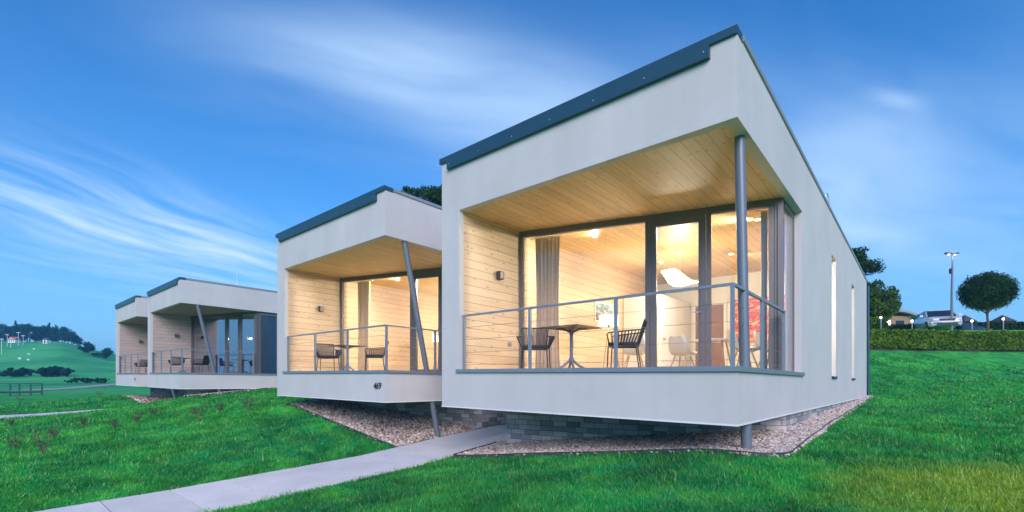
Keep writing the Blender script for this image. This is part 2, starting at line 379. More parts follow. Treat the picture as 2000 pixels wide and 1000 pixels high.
CH = {}
def reg():                                  # remember children of prototypes
    CH.clear()
    for o in bpy.data.objects:
        if o.parent: CH.setdefault(o.parent.name, []).append(o)
def place(proto, first, loc, rz, label, group=None, sc=None):
    o = proto if first else copy_tree(proto)
    o.location = loc; o.rotation_euler = (0,0,rz); o['label'] = label
    if group: o['group'] = group
    if sc: o.scale = (sc,)*3
    return o
def fast_mesh(name, verts, faces_n, material, tone=None, parent=None):
    """verts (N,3); every face has the same number of corners and faces are consecutive"""
    n = len(verts); nf = n//faces_n
    me = bpy.data.meshes.new(name); me.vertices.add(n); me.vertices.foreach_set('co', np.asarray(verts, dtype=np.float32).ravel())
    me.loops.add(n); me.loops.foreach_set('vertex_index', np.arange(n, dtype=np.int32))
    me.polygons.add(nf); me.polygons.foreach_set('loop_start', np.arange(0, n, faces_n, dtype=np.int32))
    me.polygons.foreach_set('loop_total', np.full(nf, faces_n, dtype=np.int32))
    if tone is not None:
        at = me.attributes.new('tone', 'FLOAT', 'FACE'); at.data.foreach_set('value', np.asarray(tone, dtype=np.float32))
    me.materials.append(M[material]); me.update(); me.validate()
    o = bpy.data.objects.new(name, me); COL.objects.link(o); o.parent = parent; return o

# ------------------------------------------------------------------ terrain
def sstep(x, a, b): t = np.clip((x-a)/(b-a), 0, 1); return t*t*(3-2*t)
PATHS = (-7.72, -29.0)
def H(X, Y):
    X = np.asarray(X, dtype=float); Y = np.asarray(Y, dtype=float)
    f = -X*.6541+Y*.7562; r = X*.7564+Y*.6543; q = r/np.maximum(f, .5)
    pz = np.interp(Y, [-60,0,2,5.2,6.1,8,12,25,60], [-1.95,-1.79,-1.77,-1.67,-1.60,-1.45,-1.3,-.9,-.6])
    Ll = np.interp(Y, [-30,0,3,6,9,14,30], [-1.85,-1.74,-1.44,-.92,-.66,-.5,-.3])
    Lr = np.interp(Y, [-20,0,3,6,10,23,30], [-1.7,-1.40,-1.14,-.98,-.93,-.87,-.8])
    w = sstep(X, -9, -5); L = Ll*(1-w)+Lr*w
    w = sstep(X, -44, -35); L = -1.8*(1-w)+L*w
    z = L
    for c in PATHS:
        d = np.clip((np.abs(X-c)-.86)/4.9, 0, 1); z = np.where(np.abs(X-c) < 5.8, pz*(1-d)+z*d, z)
    z = z + .012*np.sin(X*1.7+Y*.9)*np.sin(Y*1.3-X*.4)*(np.abs(X+7.72) > 1.2)
    zb = np.interp(f, [17,20,24,29,30.2,31.0,60,120,500], [-.85,-.75,-.25,1.30,1.70,2.95,3.2,3.6,6])
    wq = sstep(q, -.46, -.2)
    wb = sstep(f, 16.5, 20.5)*wq; z = z*(1-wb)+zb*wb
    zl = np.interp(f, [28,45,60,90,104,125,180,222,262,420,900], [-1.78,-1.78,-1.68,-1.15,-.2,2.4,11.0,15.9,16.6,8,0])
    hill = np.interp(q, [-1.3,-.955,-.85,-.7,-.5], [1.02,1.0,.66,.4,.2])
    und = .35*np.sin(X*.05+1)*np.sin(Y*.06)+.12*np.sin(X*.17+Y*.11)
    zl = np.where(zl > -1.2, -1.2+(zl+1.2)*hill, zl) + und*sstep(f, 60, 130)
    wl = sstep(f, 24, 32)*(1-wq); z = z*(1-wl)+zl*wl
    return z
def axis(segs):
    out = []
    for a, b, st in segs: out += list(np.arange(a, b-1e-6, st))
    out.append(segs[-1][1]); return np.array(out)
ax = axis([(-1800,-600,80),(-600,-300,15),(-300,-90,5),(-90,-45,2),(-45,-36,1),(-36,10,.3),(10,40,1.2),(40,120,8),(120,900,60)])
ax = np.unique(np.round(np.concatenate([ax, [-8.56,-6.88,-29.84,-28.16]]), 3))
ay = axis([(-600,-100,50),(-100,-12,6),(-12,-2,1),(-2,12,.25),(12,50,.6),(50,120,2.5),(120,400,8),(400,1400,60)])
GX, GY = np.meshgrid(ax, ay, indexing='ij'); GZ = H(GX, GY)
nx, ny = len(ax), len(ay)
idx = np.arange(nx*ny).reshape(nx, ny)
quads = np.stack([idx[:-1,:-1], idx[1:,:-1], idx[1:,1:], idx[:-1,1:]], -1).reshape(-1,4)
me = bpy.data.meshes.new('ground'); me.vertices.add(nx*ny); me.vertices.foreach_set('co', np.stack([GX,GY,GZ],-1).astype(np.float32).ravel())
me.loops.add(quads.size); me.loops.foreach_set('vertex_index', quads.astype(np.int32).ravel())
me.polygons.add(len(quads)); me.polygons.foreach_set('loop_start', np.arange(0, quads.size, 4, dtype=np.int32)); me.polygons.foreach_set('loop_total', np.full(len(quads), 4, dtype=np.int32))
me.polygons.foreach_set('use_smooth', np.ones(len(quads), dtype=bool))
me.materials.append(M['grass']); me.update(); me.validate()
g = bpy.data.objects.new('ground', me); COL.objects.link(g); tag(g, 'green lawn falling to the paths and rising to the far hill', 'ground', kind='structure')
def Hg(X, Y):                               # height of the meshed ground (bilinear, as built)
    X = np.asarray(X, dtype=float); Y = np.asarray(Y, dtype=float)
    i = np.clip(np.searchsorted(ax, X)-1, 0, nx-2); j = np.clip(np.searchsorted(ay, Y)-1, 0, ny-2)
    u = (X-ax[i])/(ax[i+1]-ax[i]); v = (Y-ay[j])/(ay[j+1]-ay[j])
    return (GZ[i,j]*(1-u)*(1-v)+GZ[i+1,j]*u*(1-v)+GZ[i,j+1]*(1-u)*v+GZ[i+1,j+1]*u*v)
def hg(x, y): return float(Hg(x, y))
def pt(px, f, y=None):                      # a spot in the place seen in direction px at distance f
    r = (px-1000)/F*f; X = r*.7564-f*.6541; Y = r*.6543+f*.7562
    return (X, Y) if y is None else (X, Y, (HOR-y)/F*f)

# paths of concrete slabs
def path(xc, y0, y1, name):
    b = MB(); y = y0
    while y < y1:
        e = min(y+.80, y1)
        for x0, x1 in ((xc-.84, xc+.84),):
            z0, z1 = hg(xc, y), hg(xc, e)
            a = [(x0+.004,y+.008,z0+.035),(x1-.004,y+.008,z0+.035),(x1-.004,e-.008,z1+.035),(x0+.004,e-.008,z1+.035)]
            c = [(p[0],p[1],p[2]-.12) for p in a]
            b.add(c+a, [(3,2,1,0),(4,5,6,7),(0,1,5,4),(1,2,6,5),(2,3,7,6),(3,0,4,7)])
        y = e
    return tag(b.build(name, 'concrete'), 'pale concrete slab footpath running between two houses', 'path', kind='structure')
path(PATHS[0], -14, 12, 'path'); path(PATHS[1], -14, 12, 'path')
# steps at the end of each path, between the houses
for i, c in enumerate(PATHS):
    b = MB()
    for k in range(6): b.box(c-.84, c+.84, 10.2+.3*k, 12.3, hg(c, 10.2)-.1, hg(c, 10.2)+.16*(k+1))
    tag(b.build('steps', 'concrete'), 'grey concrete steps in the gap between the pair of houses', 'steps', kind='structure')
# pale country road
pts = [(-900, 16), (-300, 22), (0, 46), (110, 56), (218, 70), (330, 88), (470, 110)]
b = MB(); L_ = []
for px, f in [(-500,36),(-200,40),(0,45.5),(60,49),(120,54),(170,60),(215,67),(280,78),(360,92)]:
    X, Y = pt(px, f); X2, Y2 = pt(px, f*1.085+.4); L_.append((X, Y, X2, Y2))
fine = []
for p, q in zip(L_[:-1], L_[1:]):
    for k in range(8): fine.append([p[i]+(q[i]-p[i])*k/8 for i in range(4)])
rr = []
for x, y, x2, y2 in fine:
    row = [(x+(x2-x)*t, y+(y2-y)*t) for t in (0, .5, 1)]; rr.append([(a, c, hg(a, c)+.05) for a, c in row])
for p, q in zip(rr[:-1], rr[1:]):
    for k in range(2): b.add([p[k], q[k], q[k+1], p[k+1]], [(0,1,2,3)])
tag(b.build('road', 'road'), 'pale country road crossing below the far meadow', 'road', kind='structure')

# ------------------------------------------------------------------ gravel beds
W_, L_H = 5.15, 17.3
HX = [-1.586, -8.57, -22.95, -29.95]; HY = [5.79, 5.80, 5.72, 5.60]
HW = [5.15, 5.32, 5.3, 5.05]
def in_gravel(X, Y):
    m = np.zeros(np.shape(X), bool)
    for i in (0, 1, 2, 3):
        x1, y0 = HX[i], HY[i]; x0 = x1-HW[i]
        lo, hi = (x0-.10, x1+.42) if i in (0, 2) else (x0-.3, x1-.02)
        if i == 0: lo = -6.88
        if i == 1: hi = -8.56
        if i == 2: lo = -28.16
        if i == 3: hi = -29.84
        ok = (X > lo) & (X < hi) & (Y > y0+.28) & (Y < y0+3.4)
        if i in (0, 2):
            # rounded corner
            cx, cy, rad = x1+.42-.45, y0+.28+.45, .45
            ok &= ~((X > cx) & (Y < cy) & ((X-cx)**2+(Y-cy)**2 > rad**2))
            w = .42-.012*np.clip(Y-y0, 0, 20)
            ok |= (X > x1-.3) & (X < x1+w) & (Y >= y0+.7) & (Y < y0+L_H-.2)
        m |= ok
    return m
def in_house(X, Y):
    m = np.zeros(np.shape(X), bool)
    for i in range(4): m |= (X > HX[i]-HW[i]+.05) & (X < HX[i]-.05) & (Y > HY[i]+2.2) & (Y < HY[i]+L_H)
    return m
def in_path(X, Y, pad=0.):
    m = np.zeros(np.shape(X), bool)
    for c in PATHS: m |= (np.abs(X-c) < .85+pad) & (Y < 12.3)
    return m
b = MB(); st = .15
for i in range(4):
    xs = np.arange(HX[i]-HW[i]-.6, HX[i]+.7, st); ys = np.arange(HY[i]+.2, HY[i]+(L_H if i in (0, 2) else 3.5), st)
    for x in xs:
        XX = np.full(len(ys), x+st/2); ok = in_gravel(XX, ys+st/2)
        z0 = Hg(np.full(len(ys), x), ys)+.015; z1 = Hg(np.full(len(ys), x+st), ys)+.015
        z2 = Hg(np.full(len(ys), x+st), ys+st)+.015; z3 = Hg(np.full(len(ys), x), ys+st)+.015
        for j in np.nonzero(ok)[0]:
            y = ys[j]; b.add([(x,y,z0[j]),(x+st,y,z1[j]),(x+st,y+st,z2[j]),(x,y+st,z3[j])], [(0,1,2,3)])
tag(b.build('gravel_bed', 'bed'), 'brown gravel beds along the foot of each house', 'gravel bed', kind='structure')
ico = np.array([(0,0,1),(.894,0,.447),(.276,.851,.447),(-.724,.526,.447),(-.724,-.526,.447),(.276,-.851,.447),(.724,.526,-.447),(-.276,.851,-.447),(-.894,0,-.447),(-.276,-.851,-.447),(.724,-.526,-.447),(0,0,-1)])
icf = np.array([(0,1,2),(0,2,3),(0,3,4),(0,4,5),(0,5,1),(1,6,2),(2,7,3),(3,8,4),(4,9,5),(5,10,1),(2,6,7),(3,7,8),(4,8,9),(5,9,10),(1,10,6),(11,7,6),(11,8,7),(11,9,8),(11,10,9),(11,6,10)])
def stones(areas):
    V = []; T = []
    for (x0, x1, y0, y1, n, s) in areas:
        X = rng.uniform(x0, x1, n); Y = rng.uniform(y0, y1, n); ok = in_gravel(X, Y) & ~in_path(X, Y, .02); X = X[ok]; Y = Y[ok]; n = len(X)
        Z = Hg(X, Y)+.022+rng.uniform(0, .02, n)
        sc = s*rng.uniform(.55, 1.25, n)
        v = ico[None]*rng.uniform(.72, 1.2, (n,12,1)); v = v*(sc[:,None,None]*np.stack([rng.uniform(.8,1.4,n), rng.uniform(.6,1.1,n), rng.uniform(.45,.75,n)],-1)[:,None,:])
        th = rng.uniform(0, 6.28, n); c, s_ = np.cos(th)[:,None], np.sin(th)[:,None]
        x = v[:,:,0]*c-v[:,:,1]*s_; y = v[:,:,0]*s_+v[:,:,1]*c; tl = rng.normal(0, .35, (n,1)); z = v[:,:,2]+x*tl
        P = np.stack([x+X[:,None], y+Y[:,None], z+Z[:,None]], -1)
        V.append(P[:, icf.ravel()].reshape(-1,3)); T.append(np.repeat(np.clip(rng.normal(.55, .27, n), 0, 1), 20))
    o = fast_mesh('gravel', np.concatenate(V), 3, 'pebble', np.concatenate(T)); return tag(o, 'loose pale and brown pebbles in the beds below the houses', 'gravel', kind='stuff')
stones([(-6.9,-1.1,6.0,9.2,15000,.026), (-1.7,-1.1,6.0,12,4200,.028), (-1.7,-1.1,12,23,3000,.034), (-14.3,-8.5,6.0,9.2,9000,.032), (-28.4,-22.3,5.9,9.2,3500,.05), (-35.2,-29.8,5.9,9.0,1500,.055)])
# steel edging around the front bed of the near house
def edging(pts, label):
    b = MB()
    for (x0,y0),(x1,y1) in zip(pts[:-1], pts[1:]):
        n = max(1, int(math.hypot(x1-x0,y1-y0)/.3))
        for k in range(n):
            a = (x0+(x1-x0)*k/n, y0+(y1-y0)*k/n); c = (x0+(x1-x0)*(k+1)/n, y0+(y1-y0)*(k+1)/n)
            d = Vector((c[0]-a[0], c[1]-a[1])).normalized(); ox, oy = -d.y*.004, d.x*.004; za, zc = hg(*a), hg(*c)
            v = [(a[0]+ox,a[1]+oy,za-.1),(a[0]-ox,a[1]-oy,za-.1),(c[0]-ox,c[1]-oy,zc-.1),(c[0]+ox,c[1]+oy,zc-.1)]
            v += [(p[0],p[1],p[2]+.165) for p in v]
            b.add(v, [(0,3,2,1),(4,5,6,7),(0,1,5,4),(1,2,6,5),(2,3,7,6),(3,0,4,7)])
    return tag(b.build('garden_edging', 'edging'), label, 'garden edging')
arc = [(HX[0]-.03+.45*math.sin(a), HY[0]+.73-.45*math.cos(a)) for a in np.linspace(0, math.pi/2, 8)]
edging([(-6.86, 7.4), (-6.80, 6.12), (-6.7, HY[0]+.27), (-4, HY[0]+.27)]+arc+[(HX[0]+.35, 10), (HX[0]+.22, 22.5)], 'low curved steel edging around the gravel of the nearest house')
edging([(-14.2, 9), (-14.0, HY[1]+.27), (-8.6, HY[1]+.27)], 'low steel edging between lawn and gravel before the second house')
edging([(-28.1, HY[2]+.27), (-22.6, HY[2]+.27), (-22.5, 9)], 'low steel edging before the gravel of the unlit third house')

# ------------------------------------------------------------------ grass blades
def grass_blades():
    N = 420000
    d = np.exp(rng.uniform(math.log(2.2), math.log(38), N)); th = rng.uniform(R(-50), R(50), N)
    f = d*np.cos(th); r = d*np.sin(th)
    # a wide disc in front of and beside the camera
    X = r*.7564-f*.6541; Y = r*.6543+f*.7562
    ok = ~(in_gravel(X, Y) | in_path(X, Y, -.035-.05*np.clip(np.sin(Y*7)+np.sin(Y*17+X), 0, 2))) & ~in_house(X, Y)
    ff = f; ok &= (ff < 29) | (r < -5)
    X = X[ok]; Y = Y[ok]; d = d[ok]; n = len(X); Z = Hg(X, Y)-.008
    patch = .5+.5*np.sin(X*2.1+np.sin(Y*1.7)*2)*np.sin(Y*2.6+np.sin(X*1.3)*2)
    tuft = np.clip(np.sin(X*9.1+3*np.sin(Y*4.3))*np.sin(Y*8.3+3*np.sin(X*5.1))+.1, 0, 1)
    h = rng.uniform(.026, .058, n)*(1+.4*patch+.55*tuft)*np.clip(.8+d*.02, .8, 1.4); w = np.maximum(.0028, .00065*d)*rng.uniform(.7, 1.3, n)
    tall = rng.random(n) < .004; h[tall] *= 1.9
    a = rng.uniform(0, 6.283, n); b = a+rng.normal(0, .9, n)
    bx, by = np.cos(a), np.sin(a); lean = rng.uniform(.15, .9, n)*h
    lx, ly = np.cos(b+1.57)*lean, np.sin(b+1.57)*lean
    base = np.stack([X,Y,Z],-1); side = np.stack([bx*w, by*w, 0*w],-1)
    mid = base+np.stack([lx*.35, ly*.35, h*.58],-1); tip = base+np.stack([lx, ly, h],-1)
    q1 = np.stack([base-side, base+side, mid+side*.75, mid-side*.75], 1)
    q2 = np.stack([mid-side*.75, mid+side*.75, tip+side*.08, tip-side*.08], 1)
    V = np.concatenate([q1, q2], 1).reshape(-1,3)
    tone = np.repeat(np.clip(rng.normal(.42, .24, n), 0, 1), 2)
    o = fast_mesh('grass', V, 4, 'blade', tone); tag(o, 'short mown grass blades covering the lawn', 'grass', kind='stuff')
grass_blades()

# ------------------------------------------------------------------ houses
SILL, CEIL, BOT, TOP = .17, 3.055, -.492, 4.10
def house(i, label, lit, col_top, col_base, number=None):
    ox, oy, Wd = HX[i], HY[i], HW[i]; xl = ox-Wd; L = L_H
    h = house_empty('house', (ox-Wd/2, oy+L/2, -1.2), label, 'house', 'white cubic houses in a row')
    il = xl+.474; ir = ox-.13                                  # inner faces of the side walls
    A = (il, oy+1.71); B = (ir, oy+3.06)                       # splayed glazing line
    clad, soff = ('clad', 'ceil') if lit else ('clad_grey', 'soffit_grey')  # unlit houses: shade put into the boards as greyer, darker colours
    # --- stucco shell
    b = MB(True)
    b.box(xl, il, oy, oy+.10, BOT, TOP-.03)                    # left pillar face
    b.box(xl, il-.02, oy+.10, oy+L, BOT, TOP-.03)
    b.box(il, ox, oy, oy+.13, BOT, SILL-.012)                  # parapet band front
    b.box(ir, ox, oy+.13, oy+3.93, BOT, SILL-.012)
    b.box(il, ox, oy, oy+.13, CEIL, TOP-.03)                   # top band front
    b.box(ir, ox, oy+.13, oy+3.93, CEIL, TOP-.03)
    rw = ir-.12                                                 # right wall with tall slits
    slits = [(oy+7.64, oy+8.37), (oy+11.97, oy+12.72)]
    y = oy+3.93
    for a, c in slits+[(oy+L, oy+L)]:
        b.box(rw, ox, y, a, BOT, TOP-.03)
        if c > a: b.box(rw, ox, a, c, BOT, SILL-.012); b.box(rw, ox, a, c, CEIL+.02, TOP-.03)
        y = c
    b.box(il-.02, rw, oy+L-.25, oy+L, BOT, TOP-.03)            # rear wall
    b.build('wall', 'stucco', h)
    e = MB(True)                                               # drip bead along the lower edge
    e.box(xl-.006, ox+.006, oy-.006, oy+.012, BOT-.012, BOT+.006); e.box(ox-.012, ox+.006, oy+.012, oy+L, BOT-.012, BOT+.006)
    e.build('drip_bead', 'render_edge', h)
    u = MB(True); u.box(xl+.02, ox-.02, oy+.02, oy+L-.02, BOT+.012, BOT+.10); u.build('underside', 'under', h)
    # --- wood lining
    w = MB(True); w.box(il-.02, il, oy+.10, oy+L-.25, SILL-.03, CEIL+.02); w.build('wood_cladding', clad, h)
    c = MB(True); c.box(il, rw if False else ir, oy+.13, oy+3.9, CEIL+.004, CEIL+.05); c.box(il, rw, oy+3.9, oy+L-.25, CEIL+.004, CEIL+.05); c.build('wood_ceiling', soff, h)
    f = MB(True); f.box(il, ir, oy+.13, oy+3.93, SILL-.10, SILL-.03); f.box(il, rw, oy+3.93, oy+L-.25, SILL-.10, SILL-.03); f.build('floor', 'floor', h)
    # --- roof
    r = MB(True); r.box(xl+.02, ox-.02, oy+.02, oy+L-.02, TOP-.20, TOP-.035)
    rf = r.build('roof', 'slate', h)
    g = MB(True)
    g.prism([(xl-.035, oy-.035), (ox+.005, oy-.035), (ox+.005, oy+.2), (xl-.035, oy+.2)], TOP-.095, TOP)
    g.build('front_coping', 'slate', h)
    q = MB(True); q.box(ox-.12, ox+.022, oy+.2, oy+L+.03, TOP-.07, TOP-.004); q.box(ox-.10, ox+.006, oy-.034, oy+.2, TOP, TOP+.004)
    q.box(xl-.02, xl+.12, oy+.2, oy+L+.03, TOP-.07, TOP-.004); q.box(xl+.12, ox-.12, oy+L-.1, oy+L+.03, TOP-.07, TOP-.004); q.build('side_coping', 'coping', h)
    s = MB(True); s.prism([(xl+.20, oy-.062), (ox-.30, oy-.062), (ox-.30, oy-.002), (xl+.20, oy-.002)], TOP-.255, TOP-.10)
    gp = s.build('gutter_panel', 'slate', h)
    for k in range(7):
        x = xl+.26+(Wd-.62)*k/6; d = MB(True); d.add(*[(lambda v, fc: (v, fc))([(x+.007*math.cos(t), oy-.066, TOP-.175+.007*math.sin(t)) for t in np.linspace(0, 5.5, 8)]+[(x, oy-.071, TOP-.175)], [(j, (j+1) % 8, 8) for j in range(8)])][0])
        d.build('screw', 'whitep', gp)
    # --- plinth of stone tiles
    p = MB(True)
    zA = -2.2
    p.prism([(xl+.24, oy+1.55), (ox-.07, oy+2.98), (ox-.05, oy+L-.06), (xl+.24, oy+L-.06)], zA, BOT+.012)
    p.build('plinth', 'stone', h)
    # --- metal sill around the balcony
    m = MB(True)
    m.prism([(il-.06, oy-.035), (ox+.035, oy-.035), (ox+.035, oy+3.98), (ox-.14, oy+3.98), (ox-.14, oy+.14), (il-.06, oy+.14)], SILL-.012, SILL+.02)
    m.prism([(il-.06, oy-.035), (ox+.035, oy-.035), (ox+.035, oy-.028), (il-.06, oy-.028)], SILL-.04, SILL-.012)
    m.prism([(ox+.028, oy-.028), (ox+.035, oy-.028), (ox+.035, oy+3.98), (ox+.028, oy+3.98)], SILL-.04, SILL-.012)
    m.build('sill', 'rail', h)
    # --- railing
    rz = 1.0; ry = oy+.08; rx = ox-.075
    t = MB(True); t.box(il+.012, rx+.022, ry-.022, ry+.022, SILL+rz-.03, SILL+rz); t.box(rx-.022, rx+.022, ry+.022, oy+2.86, SILL+rz-.03, SILL+rz)
    rl = t.build('railing', 'rail', h)
    posts = [(il+.04+(rx-il-.04)*k/3, ry) for k in range(4)]+[(rx, oy+1.42), (rx, oy+2.83)]
    for k, (x, y) in enumerate(posts):
        d = MB(True); wd = .02 if k < 4 else .018; d.box(x-wd, x+wd, y-.022, y+.022, SILL+.02, SILL+rz-.03)
        for z in (.1, .32, .55, .77): d.box(x-wd-.004, x+wd+.004, y-.007, y+.007, SILL+z-.007, SILL+z+.007)
        d.build('railing_post', 'rail', rl)
    for z in (.1, .32, .55, .77):
        d = MB(True); d.tube([(il, ry, SILL+z), (rx, ry, SILL+z), (rx, oy+2.83, SILL+z)], .0032, 6); d.build('cable', 'cable', rl)
    # --- column
    d = MB(); T, Bs = Vector(col_top), Vector(col_base); d.tube([T+(T-Bs)*.02, Bs-(T-Bs)*.04], .062, 20)
    d.build('column', 'post', h, smooth=True)
    # --- glazing
    gl = 'glass' if lit else 'glass_dark'
    def bay(s0, s1, nm, top_drop=0, stile=.0, bottom=.05, door=False):
        fr = MB(True); dd0, dd1 = -.045, .045
        zt = CEIL-.10
        fr.obox(A, B, s0, s0+stile, dd0, dd1, SILL-.03, zt); fr.obox(A, B, s1-stile, s1, dd0, dd1, SILL-.03, zt)
        fr.obox(A, B, s0+stile, s1-stile, dd0+.004, dd1-.004, zt-top_drop, zt); fr.obox(A, B, s0+stile, s1-stile, dd0+.004, dd1-.004, SILL-.03, SILL-.03+bottom)
        if door:                                              # inner sash line set proud
            fr.obox(A, B, s0+.035, s0+stile-.02, dd0-.012, dd0, SILL, zt-.03); fr.obox(A, B, s1-stile+.02, s1-.035, dd0-.012, dd0, SILL, zt-.03)
        o = fr.build(nm, 'frame', h)
        pn = MB(True); pn.obox(A, B, s0+stile, s1-stile, -.006, .006, SILL-.03+bottom, zt-top_drop); pn.build('pane', gl, o)
        if door:
            hd = MB(True); hd.obox(A, B, s1-.09, s1-.07, -.10, -.045, 1.22, 1.24); hd.obox(A, B, s1-.20, s1-.07, -.11, -.09, 1.22, 1.24); hd.build('handle', 'rim', o)
        return o
    Lg = math.hypot(B[0]-A[0], B[1]-A[1]); sc = Lg/4.746
    lin = MB(True); lin.obox(A, B, 0, Lg, -.06, .06, CEIL-.10, CEIL+.002); lin.build('window_lintel', 'frame', h)
    bay(0, 2.60*sc, 'window', .01, .075); bay(2.605*sc, 3.56*sc, 'glass_door', .13, .12, .14, True); bay(3.565*sc, 4.62*sc, 'window', .01, .085)
    cp = MB(True); cp.obox(A, B, 4.62*sc, 4.745*sc, -.06, .05, SILL-.03, CEIL-.10); cp.obox(A, B, 4.66*sc, 4.70*sc, -.085, -.07, SILL-.03, CEIL-.10)
    cp.box(ir-.07, ir-.012, oy+3.10, oy+3.17, SILL-.03, CEIL-.10); cp.build('corner_post', 'frame', h)
    sw = MB(True); sw.box(ir-.05, ir+.01, oy+3.17, oy+3.93, CEIL-.10, CEIL+.002); sw.box(ir-.05, ir+.01, oy+3.17, oy+3.93, SILL-.03, SILL+.03); sw.box(ir-.05, ir+.01, oy+3.88, oy+3.93, SILL+.03, CEIL-.10)
    so_ = sw.build('side_window', 'frame', h); pn = MB(True); pn.box(ir-.01, ir, oy+3.17, oy+3.88, SILL+.03, CEIL-.10); pn.build('pane', gl, so_)
    for a, c in slits:
        sw = MB(True); X0 = rw+.0
        sw.box(X0, X0+.05, a, a+.05, SILL, CEIL+.02); sw.box(X0, X0+.05, c-.05, c, SILL, CEIL+.02); sw.box(X0, X0+.05, a+.05, c-.05, SILL, SILL+.05); sw.box(X0, X0+.05, a+.05, c-.05, CEIL-.03, CEIL+.02)
        o = sw.build('slit_window', 'frame', h); pn = MB(True); pn.box(X0+.02, X0+.028, a+.05, c-.05, SILL+.05, CEIL-.03); pn.build('pane', gl, o)
        ms = MB(True); ms.box(X0+.06, ox+.035, a-.015, c+.015, SILL-.012, SILL+.006); ms.box(ox+.028, ox+.035, a-.015, c+.015, SILL-.05, SILL-.012); ms.build('sill', 'slate', o)
    # --- rooms
    iw = MB(True); iw.box(il, rw, oy+8.46, oy+8.56, SILL-.03, CEIL+.004); iw.build('partition_wall', 'white', h)
    iw = MB(True); iw.box(rw-.012, rw, oy+3.93, oy+7.64, SILL-.03, CEIL+.004); iw.box(rw-.012, rw, oy+8.56, oy+11.97, SILL-.03, CEIL+.004); iw.build('plaster_lining', 'white', h)
    dr = MB(True); dx = il+1.20; dr.box(dx, dx+.8, oy+8.42, oy+8.455, SILL-.03, 2.25); do = dr.build('inner_door', 'door', h)
    df = MB(True); df.box(dx-.08, dx, oy+8.41, oy+8.458, SILL-.03, 2.33); df.box(dx+.8, dx+.88, oy+8.41, oy+8.458, SILL-.03, 2.33); df.box(dx, dx+.8, oy+8.41, oy+8.458, 2.25, 2.33); df.build('door_frame', 'white', do)
    hd = MB(True); hd.box(dx+.68, dx+.74, oy+8.38, oy+8.42, 1.18, 1.24); hd.box(dx+.60, dx+.74, oy+8.36, oy+8.38, 1.20, 1.22); hd.build('handle', 'rim', do)
    # --- wall lamp, rainwater pipe
    wl = MB(True); yl = oy+.98; zl = 2.05
    wl.box(il, il+.10, yl-.005, yl+.115, zl-.075, zl+.075); lo = wl.build('wall_lamp', 'lamp_metal', h)
    w2 = MB(True); w2.box(il+.10, il+.103, yl+.012, yl+.098, zl-.06, zl+.06); w2.build('lamp_cover', 'frame', lo)
    dp = MB(True); dp.tube([(ox+.05, oy+L+.06, TOP-.25), (ox+.05, oy+L+.06, -.9)], .045, 10); dp.build('downpipe', 'slate', h, smooth=True)
    if number == '469':
        tc_ = bpy.data.curves.new('digits', 'FONT'); tc_.body = '469'; tc_.size = .20; tc_.shear = .28; tc_.extrude = .006; tc_.space_character = .95; tc_.offset = .0
        to = bpy.data.objects.new('digits', tc_); COL.objects.link(to); bpy.context.view_layer.update()
        me = bpy.data.meshes.new_from_object(to); bpy.data.objects.remove(to)
        me.transform(Matrix.Translation((ox-.44, oy-.012, -.305)) @ Matrix.Rotation(R(90), 4, 'X')); me.transform(Matrix.Translation(-Vector(ORG[h.name])))
        me.materials.append(M['dark']); no = bpy.data.objects.new('house_number', me); COL.objects.link(no); no.parent = h; no['label'] = 'slanted dark house number 469'
    elif number:
        d = MB(True); d.box(ox-.32, ox-.20, oy-.02, oy, -.20, -.07); d.build('house_number', 'dark', h)
    return h, il, ir, A, B
h1 = house(0, 'largest nearest white house with a lit balcony and its upright grey column', True, (-1.70, 6.30, 2.95), (-1.655, 6.44, -1.02))
h2 = house(1, 'white house with the number 469 on its balcony front and a leaning column', True, (-8.66, 6.36, 2.95), (-8.66, 7.34, -1.56), '469')
h3 = house(2, 'white house with an unlit grey balcony and blue curtain, third in the row', False, (-23.02, 6.35, 2.95), (-23.05, 7.35, -1.5))
h4 = house(3, 'smallest farthest white house with an unlit balcony, at the left end of the row', False, (-30.02, 6.3, 2.95), (-30.02, 7.3, -1.5), 'x')
# lightning rod + antenna
b = MB(); x, y = HX[0]-.02, 12.6; z = TOP-K*y; b.tube([(x, y, z-.02), (x, y, z+.15), (x+.02, y+.10, z+.19), (x+.04, y+.18, z+.12), (x+.05, y+.2, z-.12)], .008, 6)
tag(b.build('roof_wire', 'cable'), 'small bent lightning wire on the roof edge of the nearest house', 'lightning rod')
b = MB(); z = TOP-K*8; b.tube([(-23.4, 8.0, z-.1), (-23.4, 8.0, z+.65)], [.012, .006], 6); b.lathe([(.05, -.06), (.05, -.02), (.014, 0)], (-23.4, 8.0, z), 10)
tag(b.build('antenna', 'whitep'), 'thin white rod standing on the roof of the third house', 'antenna')

def fl(y): return SILL-.03-K*y+.001
# ------------------------------------------------------------------ lights of the lit rooms, with added ceiling spots
def point(x, y, z, e, rad=.12, col=(1, .92, .74)):
    l = bpy.data.lights.new('lamp_or_added_light', 'POINT'); l.energy = e; l.shadow_soft_size = rad; l.color = col
    o = bpy.data.objects.new('lamp_or_added_light', l); COL.objects.link(o); o.location = (x, y, z); return o
def added_spot(house_, x, y, e, rot=(0, 0, 0), size=165):  # added glowing disc and spot light, to brighten rooms and balcony
    z = CEIL-K*y+.004
    b = MB(); b.lathe([(.0, -.006), (.045, -.006), (.05, -.001)], (x, y, z), 14); b.build('added_ceiling_spot', 'glow', house_)
    l = bpy.data.lights.new('lamp_or_added_light', 'SPOT'); l.energy = e; l.shadow_soft_size = .05; l.color = (1, .92, .74); l.spot_size = R(size); l.spot_blend = 1.
    o = bpy.data.objects.new('lamp_or_added_light', l); COL.objects.link(o); o.location = (x, y, z-.06 if size < 165 else z-.02); o.rotation_euler = rot
